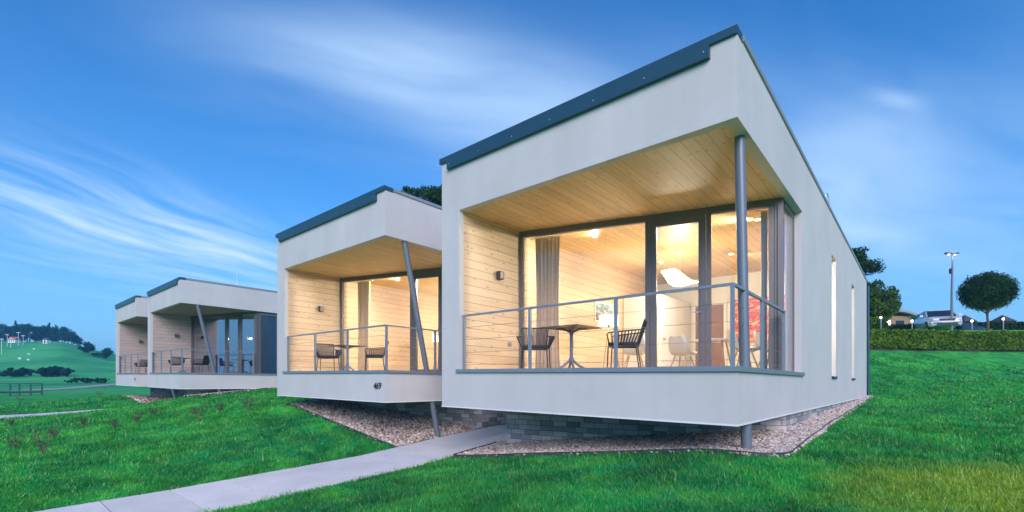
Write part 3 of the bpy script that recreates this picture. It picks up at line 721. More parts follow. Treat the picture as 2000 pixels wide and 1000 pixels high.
for hh, dx in ((h1, 0.), (h2, HX[1]-HX[0])):
    for x, y in ((-5.2, 8.7), (-3.6, 9.2)): added_spot(hh[0], x+dx, y, 120, (R(-42), 0, R(0)))  # added pair, tilted out through the glass to light the balcony
    for x, y in ((-5.0, 11.6), (-2.8, 12.4)): added_spot(hh[0], x+dx, y, 40)
    added_spot(hh[0], -2.3+dx, 9.7, 400, (R(-74), 0, R(-53)), 80)          # swivel spots added to brighten the balcony wall and the slits
    added_spot(hh[0], -3.4+dx, 11.9, 200, (R(-62), 0, R(135)), 90)
    added_spot(hh[0], -3.4+dx, 16.2, 170, (R(-62), 0, R(135)), 100)
    added_spot(hh[0], -3.2+dx, 19.3, 200)

# pendant: a folded white wing
def pendant(x, y, label):
    z = CEIL-K*y
    t = empty('pendant_lamp', (x, y, z), R(40.9), label, 'pendant lamp', 'pendant lamps in the lit rooms')
    prof = [(-.42, -.42), (-.30, -.40), (-.18, -.39), (-.04, -.49), (.10, -.60), (.22, -.66), (.42, -.68)]
    low = [(-.42, -.44), (-.32, -.56), (-.22, -.70), (-.08, -.76), (.10, -.76), (.26, -.72), (.42, -.69)]
    rings = []
    for (a, za), (c, zc) in zip(prof, low):
        w = .16*(1-(a/.5)**2)+.02
        rings.append([(a, -w, za-.01), (a, -w*.4, za), (a, w*.4, za), (a, w, za-.01), (c, w*.8, zc), (c, -w*.8, zc)])
    b = MB(); b.loft(rings); b.build('shade', 'glow', t, smooth=True)
    b = MB(); b.tube([(0, 0, 0), (0, 0, -.5)], .003, 6); b.build('cord', 'whitep', t)
    b = MB(); b.lathe([(0, 0), (.05, 0), (.05, -.02), (0, -.025)], (0, 0, -.001), 14); b.build('canopy', 'whitep', t)
    point(x, y, z-.95, 78, .10)
    return t
pendant(-4.3, 11.05, 'glowing white wing-shaped pendant inside the nearest house')
pendant(-11.4, 11.4, 'glowing white pendant behind the glass of house 469')

# ------------------------------------------------------------------ furniture
def cord_chair():
    """metal-framed armchair strung with cords; faces -Y; origin on the floor"""
    t = empty('balcony_chair', cat='chair')
    b = MB()
    for sx in (-1, 1):
        b.tube([(sx*.25, -.24, 0), (sx*.235, -.22, .42)], .010, 8); b.tube([(sx*.24, .26, 0), (sx*.215, .20, .42)], .010, 8)
    b.tube([(-.235,-.22,.42),(.235,-.22,.42),(.215,.20,.42),(-.215,.20,.42),(-.235,-.22,.42)], .011, 8)
    b.build('leg_frame', 'dark', t)
    bk = MB(); bk.tube([(-.205,.21,.43),(-.25,.33,.80),(-.235,.338,.825),(.235,.338,.825),(.25,.33,.80),(.205,.21,.43)], .012, 8)
    for k in range(19):
        a = -1+2*(k+.5)/19; bk.tube([(a*.20,.213,.44),(a*.235,.338,.82)], .009, 5)
    bk.build('backrest', 'dark', t)
    for sx in (-1, 1):
        am = MB(); am.tube([(sx*.235,-.20,.43),(sx*.32,-.23,.60),(sx*.325,-.20,.63),(sx*.315,.12,.655),(sx*.245,.31,.67)], .011, 8)
        for k in range(9):
            q = (k+.5)/9; am.tube([(sx*.235, -.18+.36*q, .43), (sx*(.32-.05*q), -.18+.46*q, .63+.03*q)], .009, 5)
        am.build('armrest', 'dark', t)
    s = MB(); s.box(-.225, .225, -.23, .21, .432, .485); s.build('seat_cushion', 'dark', t, bevel=.015)
    return t
def bistro_table():
    t = empty('balcony_table', cat='table')
    b = MB(); b.box(-.36, .36, -.36, .36, .715, .735); b.build('table_top', 'frame', t, bevel=.006)
    b = MB(); b.tube([(0,0,.18),(0,0,.66)], .028, 12)
    for k in range(4):
        a = math.pi/4+k*math.pi/2; c, s = math.cos(a), math.sin(a)
        b.tube([(0,0,.60),(c*.03,s*.03,.66),(c*.12,s*.12,.70),(c*.26,s*.26,.714)], [.02,.018,.015,.012], 8)
    b.build('pedestal', 'post', t, smooth=True)
    for k in range(4):
        a = math.pi/4+k*math.pi/2; c, s = math.cos(a), math.sin(a)
        b = MB(); b.tube([(0,0,.26),(c*.04,s*.04,.18),(c*.14,s*.14,.10),(c*.33,s*.33,.012)], [.024,.022,.02,.016], 8); b.build('leg', 'post', t, smooth=True)
    return t
def shell_chair():
    t = empty('shell_chair', cat='chair')
    b = MB(); rings = []
    prof = [(-.22,.46,.19),(-.18,.44,.23),(.0,.43,.24),(.14,.45,.24),(.21,.52,.24),(.24,.64,.235),(.27,.76,.21),(.285,.83,.15)]
    for y, z, w in prof:
        rings.append([(-w, y-.05, z+.07), (-w*.8, y-.01, z+.015), (0, y, z), (w*.8, y-.01, z+.015), (w, y-.05, z+.07), (w*.8, y+.004, z+.028), (0, y+.012, z+.014), (-w*.8, y+.004, z+.028)])
    b.loft(rings); b.build('seat_shell', 'shell', t, smooth=True)
    for sx in (-1, 1):
        for sy in (-1, 1):
            b = MB(); b.tube([(sx*.12, sy*.10, .43), (sx*.24, sy*.22, 0)], [.017, .011], 8); b.build('leg', 'beech', t)
    return t
def floor_lamp():
    t = empty('floor_lamp', cat='floor lamp')
    b = MB(); b.lathe([(.23, 1.18), (.225, 1.42)], n=28); b.lathe([(.224, 1.42), (.229, 1.18)], n=28); b.build('lamp_shade', 'shade', t, smooth=True)
    for k in range(3):
        a = R(30+120*k); b = MB(); b.tube([(0,0,1.16), (math.cos(a)*.30, math.sin(a)*.30, 0)], [.012, .02], 8); b.build('leg', 'beech', t)
    b = MB(); b.lathe([(.0,1.12),(.03,1.13),(.03,1.20),(.0,1.21)], n=12); b.build('socket', 'dark', t)
    return t
chair, table, sh, lamp = cord_chair(), bistro_table(), shell_chair(), floor_lamp()
reg()
G1 = 'cord armchairs on the balconies'
D2 = (HX[1]-HX[0]); D3 = HX[2]-HX[0]; D4 = HX[3]-HX[0]
def put(p, first, x, y, rz, label, group): return place(p, first, (x, y, fl(y)), R(rz), label, group)
put(chair, True, -5.18, 6.62, 40, 'cord armchair facing out left of the table on the nearest balcony', G1)
put(chair, False, -3.62, 6.95, -68, 'cord armchair turned toward the table, right of it on the nearest balcony', G1)
put(chair, False, -5.35+D2, 6.50, 75, 'cord armchair beside the wood wall on the balcony of house 469', G1)
put(chair, False, -3.75+D2, 6.95, -35, 'cord armchair right of the table on the balcony of house 469', G1)
put(chair, False, -5.25+D3, 6.5, 75, 'cord armchair left of the table on the unlit third balcony', G1)
put(chair, False, -3.2+D3, 6.9, -50, 'cord armchair right of the table on the unlit third balcony', G1)
put(chair, False, -4.9+D4, 6.5, 60, 'cord armchair near the railing of the farthest balcony', G1)
put(chair, False, -3.6+D4, 6.7, -40, 'cord armchair nearer the corner post of the farthest balcony', G1)
G2 = 'square pedestal tables on the balconies'
put(table, True, -4.30, 6.45, 0, 'square grey pedestal table between two armchairs on the nearest balcony', G2)
put(table, False, -4.5+D2, 6.6, 0, 'square grey pedestal table on the balcony of house 469', G2)
put(table, False, -4.3+D3, 6.5, 0, 'square grey pedestal table on the unlit third balcony', G2)
put(table, False, -4.2+D4, 6.9, 0, 'square grey pedestal table on the farthest balcony', G2)
G3 = 'white shell chairs indoors'
put(sh, True, -3.95, 10.3, 170, 'white shell chair seen through the glass door of the nearest house', G3)
put(sh, False, -2.5, 9.55, 120, 'white shell chair behind the column at the right-hand pane', G3)
put(sh, False, -2.15, 10.1, 80, 'white shell chair close to the right curtain in the nearest house', G3)
put(sh, False, -4.75, 9.6, 200, 'white shell chair behind the armchair by the floor lamp', G3)
put(sh, False, -3.5+D2, 9.9, 170, 'white shell chair by the glass of house 469', G3)
put(sh, False, -2.6+D2, 10.1, 150, 'white shell chair at the right edge of the glass of house 469', G3)
G4 = 'tripod floor lamps'
put(lamp, True, -5.55, 9.9, 0, 'white drum floor lamp on wooden tripod by the wood wall of the nearest house', G4)
place(lamp, False, (-5.5+D2, 10.6, fl(10.6)), 0, 'white drum floor lamp deep inside house 469', G4)
point(-5.55, 9.9, fl(9.9)+1.3, 14, .1); point(-5.5+D2, 10.6, fl(10.6)+1.3, 14, .1)
# dining table indoors
def dining(x, y, label):
    t = empty('dining_table', (x, y, fl(y)), 0, label, 'table', 'dining tables indoors')
    b = MB(); b.lathe([(0,.72),(.5,.72),(.5,.745),(0,.745)], n=32); b.build('table_top', 'whitep', t)
    for k in range(4):
        a = R(45+90*k); b = MB(); b.tube([(math.cos(a)*.2,math.sin(a)*.2,.72),(math.cos(a)*.36,math.sin(a)*.36,0)], [.02,.014], 8); b.build('leg', 'beech', t)
dining(-3.2, 10.2, 'round white dining table under the pendant in the nearest house')
dining(-3.1+D2, 10.6, 'round white dining table inside house 469')
X, Y = pt(490, 22.9); t = empty('globe_lamp', (X, Y, fl(Y)), 0, 'small bright globe lamp glowing behind the glass of the third house', 'floor lamp')
b = MB(); b.tube([(0,0,0), (0,0,1.68)], .012, 8); b.build('stem', 'dark', t); b = MB(); b.lathe([(.0,-.06),(.045,-.04),(.06,0),(.045,.04),(0,.06)], (0,0,1.76), 14); b.build('globe', 'glow', t, smooth=True); b = MB(); b.lathe([(.14,0),(.14,.02),(0,.025)], n=16); b.build('base', 'dark', t)
point(X, Y-.15, fl(Y)+1.76, 15, .06)
# curtains
def curtain(x, y, w, ang, material, label, seed=0, z0=None, top=None):
    t = empty('curtain', (x, y, fl(y)), ang, label, 'curtain', 'curtains at the glazing')
    rnd = random.Random(seed); n = 90; b = MB(); rows = []
    ph = [rnd.uniform(0, 6) for _ in range(3)]; zt = 2.82
    for zi in range(9):
        zz = .02+(zt-.02)*zi/8; sp = 1-.10*math.sin(math.pi*zi/8); row = []
        for k in range(n+1):
            u = k/n; d = .028*math.sin(u*2*math.pi*w/.085+ph[0])+.012*math.sin(u*2*math.pi*w/.2+ph[1]+zi*.12)
            row.append((w*(u-.5)*sp, d*(1 if zi < 8 else .7), zz))
        rows.append(row)
    b.loft(rows, close=False, caps=False); b.build('cloth', material, t, smooth=True)
    c = MB(); c.tube([(-w/2-.1, 0, zt+.01), (w/2+.1, 0, zt+.01)], .012, 8); c.build('curtain_rail', 'whitep', t)
    return t
curtain(-5.83, 7.86, .56, R(16.5), 'curtain', 'brown gathered curtain at the left end of the nearest glazing', 1)
curtain(-2.04, 9.02, .13, R(50), 'curtain_l', 'narrow pale curtain at the right corner of the nearest glazing', 2)
curtain(-5.75+D2-.1, 7.92, .50, R(16.5), 'curtain', 'brown curtain at the left end of the glazing of house 469', 3)
curtain(-5.0+D3, 8.15, 2.0, R(16.5), 'curtain_b', 'wide dark blue curtain behind the left pane of the third house', 4)
curtain(-2.08+D3, 9.6, .5, R(90), 'curtain_b', 'bright blue curtain behind the side pane of the third house', 5)
curtain(-1.86, 9.36, .56, R(90), 'curtain_b', 'added blue curtain imitating reflected sky in the narrow side pane of the nearest house', 6)  # added so the pane looks blue like mirrored sky
# wardrobe, pictures
w = empty('wardrobe', (-5.70, 12.9, fl(12.9)), 0, 'white built-in wardrobe left of the brown inner door', 'wardrobe')
b = MB(); b.box(-.54, .50, -.95, 1.25, 0, 2.2); b.build('carcass', 'white', w)
b = MB(); b.box(.50, .52, -.9, .1, .06, 2.15); dd = b.build('door', 'whitep', w); b = MB(); b.box(.52, .56, -.78, -.76, 1.0, 1.03); b.box(.55, .56, -.78, -.65, 1.0, 1.03); b.build('handle', 'rim', dd)
p = empty('wall_picture', (-6.255, 10.9, 1.62), 0, 'framed dark landscape picture on the wood wall above the floor lamp', 'picture')
b = MB(); b.box(0, .02, -.46, .46, -.26, .26); b.build('frame', 'whitep', p); 
m_, t_, p_ = mat('picture_print'); tc = t_.new('ShaderNodeTexCoord').outputs['Object']
n_ = t_.noise(t_.mapping(tc, (1, 4, 6)), 1.0, 5, .7); sp_ = t_.new('ShaderNodeSeparateXYZ', {0: tc})
c_ = t_.ramp(t_.m('ADD', t_.m('MULTIPLY', n_, .7), t_.m('MULTIPLY', sp_.outputs[2], .9)), [(.2, (.05, .06, .06)), (.35, (.55, .56, .52)), (.42, (.10, .13, .12)), (.52, (.35, .52, .55))])
t_.set(p_.inputs['Base Color'], c_); M['print'] = m_
b = MB(); b.box(.02, .024, -.43, .43, -.23, .23); b.build('print', 'print', p)
m_, t_, p_ = mat('abstract_red'); tc = t_.new('ShaderNodeTexCoord').outputs['Object']
n_ = t_.noise(t_.mapping(tc, (1.2, 1, 5)), 2.2, 5, .75, 1.5); c_ = t_.ramp(n_, [(.38, (.55, .05, .05)), (.52, (.70, .12, .08)), (.60, (.85, .80, .72)), (.66, (.75, .25, .10))])
t_.set(p_.inputs['Base Color'], c_); M['abstract'] = m_
p = empty('wall_canvas', (-3.40, 14.235, 1.50), 0, 'large red abstract canvas on the white back wall', 'picture')
b = MB(); b.box(-.60, .75, -.03, 0, -.60, .62); b.build('canvas', 'abstract', p)
p = empty('power_socket', (h1[1], 7.15, .62), 0, 'small grey socket low on the balcony wood wall', 'socket')
b = MB(); b.box(0, .035, -.04, .04, -.04, .04); b.build('cover', 'coping', p, bevel=.006); b = MB(); b.box(.035, .040, -.028, .028, -.028, .028); b.build('flap', 'rail', p)

# ------------------------------------------------------------------ trees, hedges, shrubs
def leaves(blobs, n, size, shell=.55):
    """blobs: (cx,cy,cz,rx,ry,rz); returns quad corners and tone"""
    wts = np.array([b[3]*b[4]*b[5] for b in blobs])**.7; wts /= wts.sum()
    k = rng.choice(len(blobs), n, p=wts); B_ = np.array(blobs)[k]
    d = rng.normal(size=(n,3)); d /= np.linalg.norm(d, axis=1)[:,None]
    rad = (shell+(1-shell)*rng.random(n)**.6)*(1+rng.normal(0, .06, n))
    P = B_[:,:3]+d*B_[:,3:]*rad[:,None]
    u = rng.normal(size=(n,3)); u /= np.linalg.norm(u, axis=1)[:,None]
    v = np.cross(u, d+rng.normal(0, .5, (n,3))); v /= np.linalg.norm(v, axis=1)[:,None]
    s = size*rng.uniform(.6, 1.3, n)[:,None]
    q = np.stack([P-u*s, P-v*s*.55, P+u*s, P+v*s*.55], 1).reshape(-1,3)
    return q, rng.random(n)
def clumps(n, c, rx, ry, rz, rc, inner=.35):
    out = []
    for _ in range(n):
        d = rng.normal(size=3); d /= np.linalg.norm(d); t = inner+(1-inner)*rng.random()**.5
        s = rc*rng.uniform(.65, 1.3); out.append((c[0]+d[0]*rx*t, c[1]+d[1]*ry*t, c[2]+d[2]*rz*t, s, s, s*.8))
    return out
def tree(x, y, z, h, trunk_h, blobs, n, size, label, cat, material='leaf', group=None, name='tree', tr=.1, limbs=6):
    t = empty(name, (x, y, z), 0, label, cat, group)
    b = MB(); b.tube([(0,0,-.2), (.03,0,trunk_h*.5), (-.02,.03,trunk_h), (0,0,h*.8)], [tr*1.25, tr, tr*.8, tr*.2], 8)
    for k in range(limbs):
        B_ = blobs[int(rng.integers(len(blobs)))]; z0 = min(trunk_h*rng.uniform(.8, 1.2), B_[2])
        b.tube([(0,0,z0), (B_[0]*.5, B_[1]*.5, z0+(B_[2]-z0)*.6), (B_[0], B_[1], B_[2])], [tr*.5, tr*.3, tr*.1], 5)
    b.build('trunk', 'bark', t, smooth=True)
    q, tn = leaves(blobs, n, size, .3); fast_mesh('crown', q, 4, material, tn, t)
    return t
# ball-headed maple, right
X, Y = pt(1928, 33); z = hg(X, Y)
bl = [(0,0,2.85,1.5,1.5,1.3)]*60+clumps(120, (0,0,2.9), 1.38, 1.38, 1.24, .30, .9)
tree(X, Y, z, 3.6, 1.35, bl, 22000, .07, 'ball-headed dark tree on a thin trunk right of the lamp post', 'tree', 'leaf', name='round_tree', tr=.075)
# leafy tree behind the nearest house
X, Y = pt(1712, 30); X2, Y2 = pt(1712, 34); z = hg(X2, Y2)
bl = clumps(46, (0,0,2.15), 1.25, 1.25, 1.75, .45, .1)
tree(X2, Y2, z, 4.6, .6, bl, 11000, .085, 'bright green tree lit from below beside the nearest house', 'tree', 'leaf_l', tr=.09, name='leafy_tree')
X2, Y2 = pt(1672, 38); z = hg(X2, Y2)
bl = clumps(90, (0,0,4.4), 1.5, 1.5, 2.6, .6, .05)+clumps(14, (0,0,6.6), .6, .6, .8, .4, .1)
tree(X2, Y2, z, 7.6, 1.5, bl, 15000, .10, 'tall dark tree rising behind the roof end of the nearest house', 'tree', 'leaf', tr=.15, name='leafy_tree')
# crown above the roof of house 469
X2, Y2 = pt(835, 42); z = hg(X2, Y2)
bl = clumps(80, (0,0,9.7), 3.4, 3.4, 4.2, .8, .3)
tree(X2, Y2, z, 16, 6, bl, 14000, .17, 'dark tree showing above the roof of house 469', 'tree', 'leaf', tr=.3, name='leafy_tree')
X2, Y2 = pt(778, 44); z = hg(X2, Y2)
bl = clumps(90, (0,0,10.3), 3.6, 3.6, 4.0, .7, .3)
tree(X2, Y2, z, 15.5, 6, bl, 9000, .17, 'lower dark treetop left of the one above the roof of house 469', 'tree', 'leaf', tr=.25, name='leafy_tree')
# tall hedge on the bank
def hedge(p0, p1, w, h, n, size, label, material='leaf_h', zf=None, name='hedge'):
    t = np.clip(rng.random(n), 0, 1); (x0, y0), (x1, y1) = p0, p1
    L = math.hypot(x1-x0, y1-y0); dx, dy = (x1-x0)/L, (y1-y0)/L
    side = rng.random(n); a = np.where(side < .45, -w/2+rng.normal(0, .05, n), rng.uniform(-w/2, w/2, n)); c = np.where(side < .45, h*rng.random(n)**.9, np.where(side < .8, h+rng.normal(0, .05, n), h*rng.random(n)))
    bump = .10*np.sin(t*L*1.1)+.07*np.sin(t*L*2.7+1)
    X = x0+dx*L*t-dy*a; Y = y0+dy*L*t+dx*a; cx = x0+dx*L*t; cy = y0+dy*L*t
    Zb = Hg(cx, cy) if zf is None else np.full(n, zf)
    P = np.stack([X+dy*bump*.8, Y-dx*bump*.8, Zb+c*(1+bump*.25)], -1)
    u = rng.normal(size=(n,3)); u /= np.linalg.norm(u, axis=1)[:,None]; v = np.cross(u, rng.normal(size=(n,3))); v /= np.linalg.norm(v, axis=1)[:,None]
    s = size*rng.uniform(.6, 1.3, n)[:,None]; q = np.stack([P-u*s, P-v*s*.6, P+u*s, P+v*s*.6], 1).reshape(-1,3)
    e = empty(name, ((x0+x1)/2, (y0+y1)/2, 0), 0, label, 'hedge'); org = np.array([(x0+x1)/2, (y0+y1)/2, 0])
    fast_mesh('foliage', q-org, 4, material, rng.random(n), e)
    b = MB(); k = 24
    for i in range(k):
        xa, ya = x0+(x1-x0)*i/k, y0+(y1-y0)*i/k; xb, yb = x0+(x1-x0)*(i+1)/k, y0+(y1-y0)*(i+1)/k; zz = hg((xa+xb)/2, (ya+yb)/2) if zf is None else zf
        b.obox((xa,ya), (xb,yb), 0, L/k, -w*.38, w*.38, zz-.2, zz+h*.9)
    b.v = [(p[0]-org[0], p[1]-org[1], p[2]) for p in b.v]
    b.build('inner_twigs', 'bark', e, org=(0,0,0))
    return e
hedge(pt(1560, 30.3), pt(2330, 29.3), 1.1, 1.06, 52000, .075, 'long clipped yellow-green hedge along the top of the bank')
hedge(pt(1725, 37), pt(1783, 36), .7, .75, 3500, .08, 'low dark hedge left of the silver car', 'leaf')
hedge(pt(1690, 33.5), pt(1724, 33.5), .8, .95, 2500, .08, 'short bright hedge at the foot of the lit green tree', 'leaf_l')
hedge(pt(1872, 45), pt(2250, 43), 1.6, 1.75, 14000, .13, 'dark bushy hedge row behind the garden lights', 'leaf')
# young shrubs on the left lawn
def shrub(x, y, h, n, label):
    t = empty('young_shrub', (x, y, hg(x, y)), rng.uniform(0, 6), label, 'shrub', 'young bare shrubs planted across the lawn')
    b = MB(); P = []
    for k in range(n):
        a = rng.uniform(0, 6.28); l = h*rng.uniform(.5, 1); e = (math.cos(a)*l*.42, math.sin(a)*l*.42, l)
        b.tube([(0,0,-.03), (e[0]*.35, e[1]*.35, l*.5), e], [.006, .0045, .002], 4, False)
        for j in range(4):
            q = rng.uniform(.35, .95); s = np.array(e)*q; d = s+rng.normal(0, .12*h, 3)+np.array([0,0,.08*h]); b.tube([s, d], [.003, .0015], 4, False)
            P += [s+(d-s)*rng.random()+rng.normal(0,.02,3) for _ in range(5)]+[d]
    b.build('twigs', 'twigbark', t)
    P = np.array(P); n2 = len(P); u = rng.normal(size=(n2,3)); u /= np.linalg.norm(u,axis=1)[:,None]; v = np.cross(u, rng.normal(size=(n2,3))); v /= np.linalg.norm(v,axis=1)[:,None]
    q = np.stack([P-u*.018, P-v*.011, P+u*.018, P+v*.011], 1).reshape(-1,3); fast_mesh('leaves', q, 4, 'twig', rng.random(n2), t)
spots = [(30, 850, 10.5, .5), (85, 858, 9.6, .75), (105, 828, 12, .35), (160, 812, 14, .4), (225, 822, 12.5, .5), (268, 812, 13.5, .55), (300, 805, 14.5, .55), (386, 806, 12.6, .85), (428, 800, 13.6, .55), (484, 792, 13.2, .75), (20, 800, 15, .4), (40, 795, 26, .9), (196, 782, 28, .9)]
desc = ['leftmost small shrub at the picture edge, before the thin path', 'dense brownish shrub, largest at the left, beyond the big lawn', 'tiny shrub just right of the dense brownish one', 'tiny sparse shrub below the start of the far path', 'shrub where the far path disappears behind the lawn',
        'shrub in the middle of the row before the farthest house', 'shrub directly left of the third house gravel', 'tall dark-stemmed shrub in front of the third house plinth', 'shorter shrub between the two tall ones at the third house', 'tall shrub near the left corner of house 469', 'low shrub left of the thin far path', 'small shrub before the green fence', 'small shrub beside the corner of the farthest house']
for (px, py, f, h), d in zip(spots, desc):
    X, Y = pt(px, f); shrub(X, Y, h*.75, 8, d)

# ------------------------------------------------------------------ far hill: trees, bushes, hut, poles, fence
def far_tree(px, f, h, conifer, label, group):
    X, Y = pt(px, f); z = hg(X, Y)
    t = empty('fir_tree' if conifer else 'hill_tree', (X, Y, z-.3), 0, label, 'tree', group)
    b = MB(); b.tube([(0,0,0), (0,0,h*.85)], [h*.03, h*.008], 6); b.build('trunk', 'bark', t)
    if conifer:
        bl = [(rng.normal(0,.15), rng.normal(0,.15), h*(.18+.8*k/9), h*.20*(1-k/10)+.15, h*.20*(1-k/10)+.15, h*.09) for k in range(10)]
    else: bl = clumps(14, (0,0,h*.55), h*.36, h*.36, h*.36, h*.16, .3)
    q, tn = leaves(bl, 1300, h*.035, .3); fast_mesh('crown', q, 4, 'leaf_far', tn, t)
LB = ('fir in the dark tree line on the far hilltop', 'broad tree in the dark tree line on the far hilltop')
hill = []
for px in list(range(-60, 66, 7)): hill.append((px+rng.uniform(-2, 2), 225+rng.uniform(-8, 12), rng.uniform(6.5, 10.2), rng.random() < .45))
for px in range(68, 86, 4): hill.append((px, 236, rng.uniform(5.5, 6.5), False))
for px in list(range(84, 160, 6)): hill.append((px+rng.uniform(-2, 2), 222+rng.uniform(-8, 10), np.interp(px, [84, 92, 112, 135, 158], [9.4, 8.6, 8.6, 7, 4.6])*rng.uniform(.9, 1.1), px < 125 and rng.random() < .75))
for px, f, h, c in hill: far_tree(px, f, h, c, LB[0] if c else LB[1], 'firs of the far hilltop tree line' if c else 'broad trees of the far hilltop tree line')
def bush(px, f, w, h, label, group=None, cat='bush', material='leaf_far'):
    X, Y = pt(px, f); z = hg(X, Y); t = empty('bush', (X, Y, z), 0, label, cat, group)
    bl = clumps(16, (0,0,h*.5), w*.42, w*.42, h*.38, min(w, h)*.22, .2); q, tn = leaves(bl, 1800, min(w, h)*.06, .3); fast_mesh('foliage', q, 4, material, tn, t)
    b = MB(); b.tube([(0,0,-.1), (0,0,h*.5)], .06, 6); b.build('stem', 'bark', t)
bush(173, 165, 5.2, 4.6, 'round bush left of the two on the hill near the farthest house', material='leaf_far')
bush(190, 163, 3.4, 2.0, 'low bush spreading right of the round hill bush')
bush(208, 158, 3.6, 4.6, 'dark upright bush touching the edge of the farthest house')
for k, px in enumerate([8, 25, 45, 60, 80, 92, 106, 118, 132]): bush(px, 100+rng.uniform(-2, 2), rng.uniform(2.4, 3.6), rng.uniform(1.1, 2.2) if px < 75 else rng.uniform(1.6, 2.4), '%s dark bush from the left in the row at the foot of the far hill' % ('first','second','third','fourth','fifth','sixth','seventh','eighth','ninth')[k], 'bushes at the foot of the hill')
for k, px in enumerate([140, 152, 168, 178, 200]): bush(px, 76, rng.uniform(1.8, 3.0), rng.uniform(.6, 1.1), '%s low scrub from the left beside the pale road' % ('first','second','third','fourth','fifth')[k], 'scrub along the road')
X, Y = pt(91, 205); t = empty('hut', (X, Y, hg(X, Y)), R(40), 'tiny white hut with a dark roof below the hilltop trees', 'hut')
b = MB(); t.scale = (.8,)*3; b.box(-1.1, 1.1, -1, 1, -.5, 2.0); b.build('wall', 'whitep', t); b = MB(); b.add([(-1.4,-1.3,2),(1.4,-1.3,2),(1.4,1.3,2),(-1.4,1.3,2),(-1.4,0,3.1),(1.4,0,3.1)], [(0,1,5,4),(2,3,4,5),(0,4,3),(1,2,5),(3,2,1,0)]); b.build('roof', 'roofdark', t); b = MB(); b.box(-.4, .4, -1.03, -1, .0, 1.6); b.build('door', 'dark', t)
X, Y = pt(28, 208); t = empty('farmhouse', (X, Y, hg(X, Y)), R(35), 'small farmhouse with a red roof among the hilltop trees', 'house')
b = MB(); t.scale = (.55,)*3; b.box(-3.2, 3.2, -2, 2, -.5, 2.4); b.build('wall', 'whitep', t); b = MB(); b.add([(-3.6,-2.4,2.4),(3.6,-2.4,2.4),(3.6,2.4,2.4),(-3.6,2.4,2.4),(-3.6,0,4.6),(3.6,0,4.6)], [(0,1,5,4),(2,3,4,5),(0,4,3),(1,2,5),(3,2,1,0)]); b.build('roof', 'redroof', t)
for k in range(3): b = MB(); b.box(-2.3+k*1.8, -1.5+k*1.8, -2.03, -2, .8, 1.8); b.build('window', 'dark', t)
for k, (px, f, h) in enumerate([(3, 150, 5), (14, 175, 4.5), (21, 170, 3.6), (36, 180, 5), (45, 190, 3.8)]):
    X, Y = pt(px, f); b = MB(); z = hg(X, Y); b.tube([(0,0,0), (0,0,h)], .06, 6); b.box(-.7, .7, -.06, .06, h-.25, h-.10)
    o = b.build('lift_pole', 'whitep', org=None); o.location = (X, Y, z); o.rotation_euler = (0, 0, R(40)); tag(o, ('leftmost and tallest white crossbar pole on the far hillside', 'second white crossbar pole from the left on the far hillside', 'third white crossbar pole, just left of the red roof', 'fourth white crossbar pole, right of the red roof', 'rightmost white crossbar pole on the far hillside')[k], 'pole', 'white poles on the hillside')
for k, (px, f, w_) in enumerate([(38, 140, .55), (56, 150, .35), (55, 138, .35), (66, 165, .35)]):
    X, Y = pt(px, f); z = hg(X, Y); b = MB(); b.box(-w_/2, w_/2, -.3, .3, 0, w_*.8); b.box(-w_/2+.1, w_/2-.1, -.2, .2, w_*.8, w_); o = b.build('marker_block', 'whitep'); o.location = (X, Y, z); tag(o, ('largest white block, lowest on the far meadow', 'upper middle white block on the far meadow', 'lower right white block on the far meadow', 'rightmost and highest white block on the far meadow')[k], 'block', 'white blocks on the meadow')
# green railing by the road
t = None; P = [pt(px, 39+.02*px) for px in (-75, -40, 0-20, 20, 38, 60, 82)]
X0, Y0 = P[0]; t = empty('green_fence', (X0, Y0, hg(X0, Y0)), 0, 'low dark green post and rail fence beside the pale road', 'fence')
zt = [hg(*p)+.0 for p in P]; O = np.array([X0, Y0, hg(X0, Y0)])
for j, hh in enumerate((1.05, .35)):
    b = MB(); b.tube([np.array([p[0], p[1], z+hh])-O for p, z in zip(P, zt)], .04 if j == 0 else .12, 6); b.build('rail', 'fencegreen', t)
for p, z in zip(P, zt):
    b = MB(); c = np.array([p[0], p[1], z])-O; b.box(c[0]-.06, c[0]+.06, c[1]-.06, c[1]+.06, c[2]-.1, c[2]+1.05); b.build('post', 'fencegreen', t)

# ------------------------------------------------------------------ top of the bank: lamp post, cars, buildings, garden lights
X, Y = pt(1858.5, 32); z = hg(X, Y); t = empty('street_lamp', (X, Y, z), R(40.9), 'tall street lamp with two flat heads behind the hedge', 'street lamp')
b = MB(); b.tube([(0,0,-.3), (0,0,2.5), (.06,0,5.2)], [.085, .07, .045], 12); b.build('pole', 'post', t, smooth=True)
for sx in (-1, 1):
    b = MB(); rings = [[(sx*a, -w, 5.18+zz), (sx*a, w, 5.18+zz), (sx*a, w*.8, 5.18+zz+.06), (sx*a, -w*.8, 5.18+zz+.06)] for a, w, zz in ((.02,.05,.02),(.12,.14,.04),(.30,.17,.07),(.44,.10,.09))]
    b.loft(rings); hd = b.build('lamp_head', 'dark', t); b = MB(); b.box(sx*.14, sx*.26, -.05, .05, 5.19, 5.20); b.build('lens', 'glow', hd)
b = MB(); b.box(-.14, -.04, -.06, .06, 3.9, 4.25); b.build('control_box', 'dark', t)
X, Y = pt(1845, 32); b = MB()
point(*(lambda p: (p[0], p[1], hg(*p)+5.0))(pt(1858, 31.8)), 5, .1)

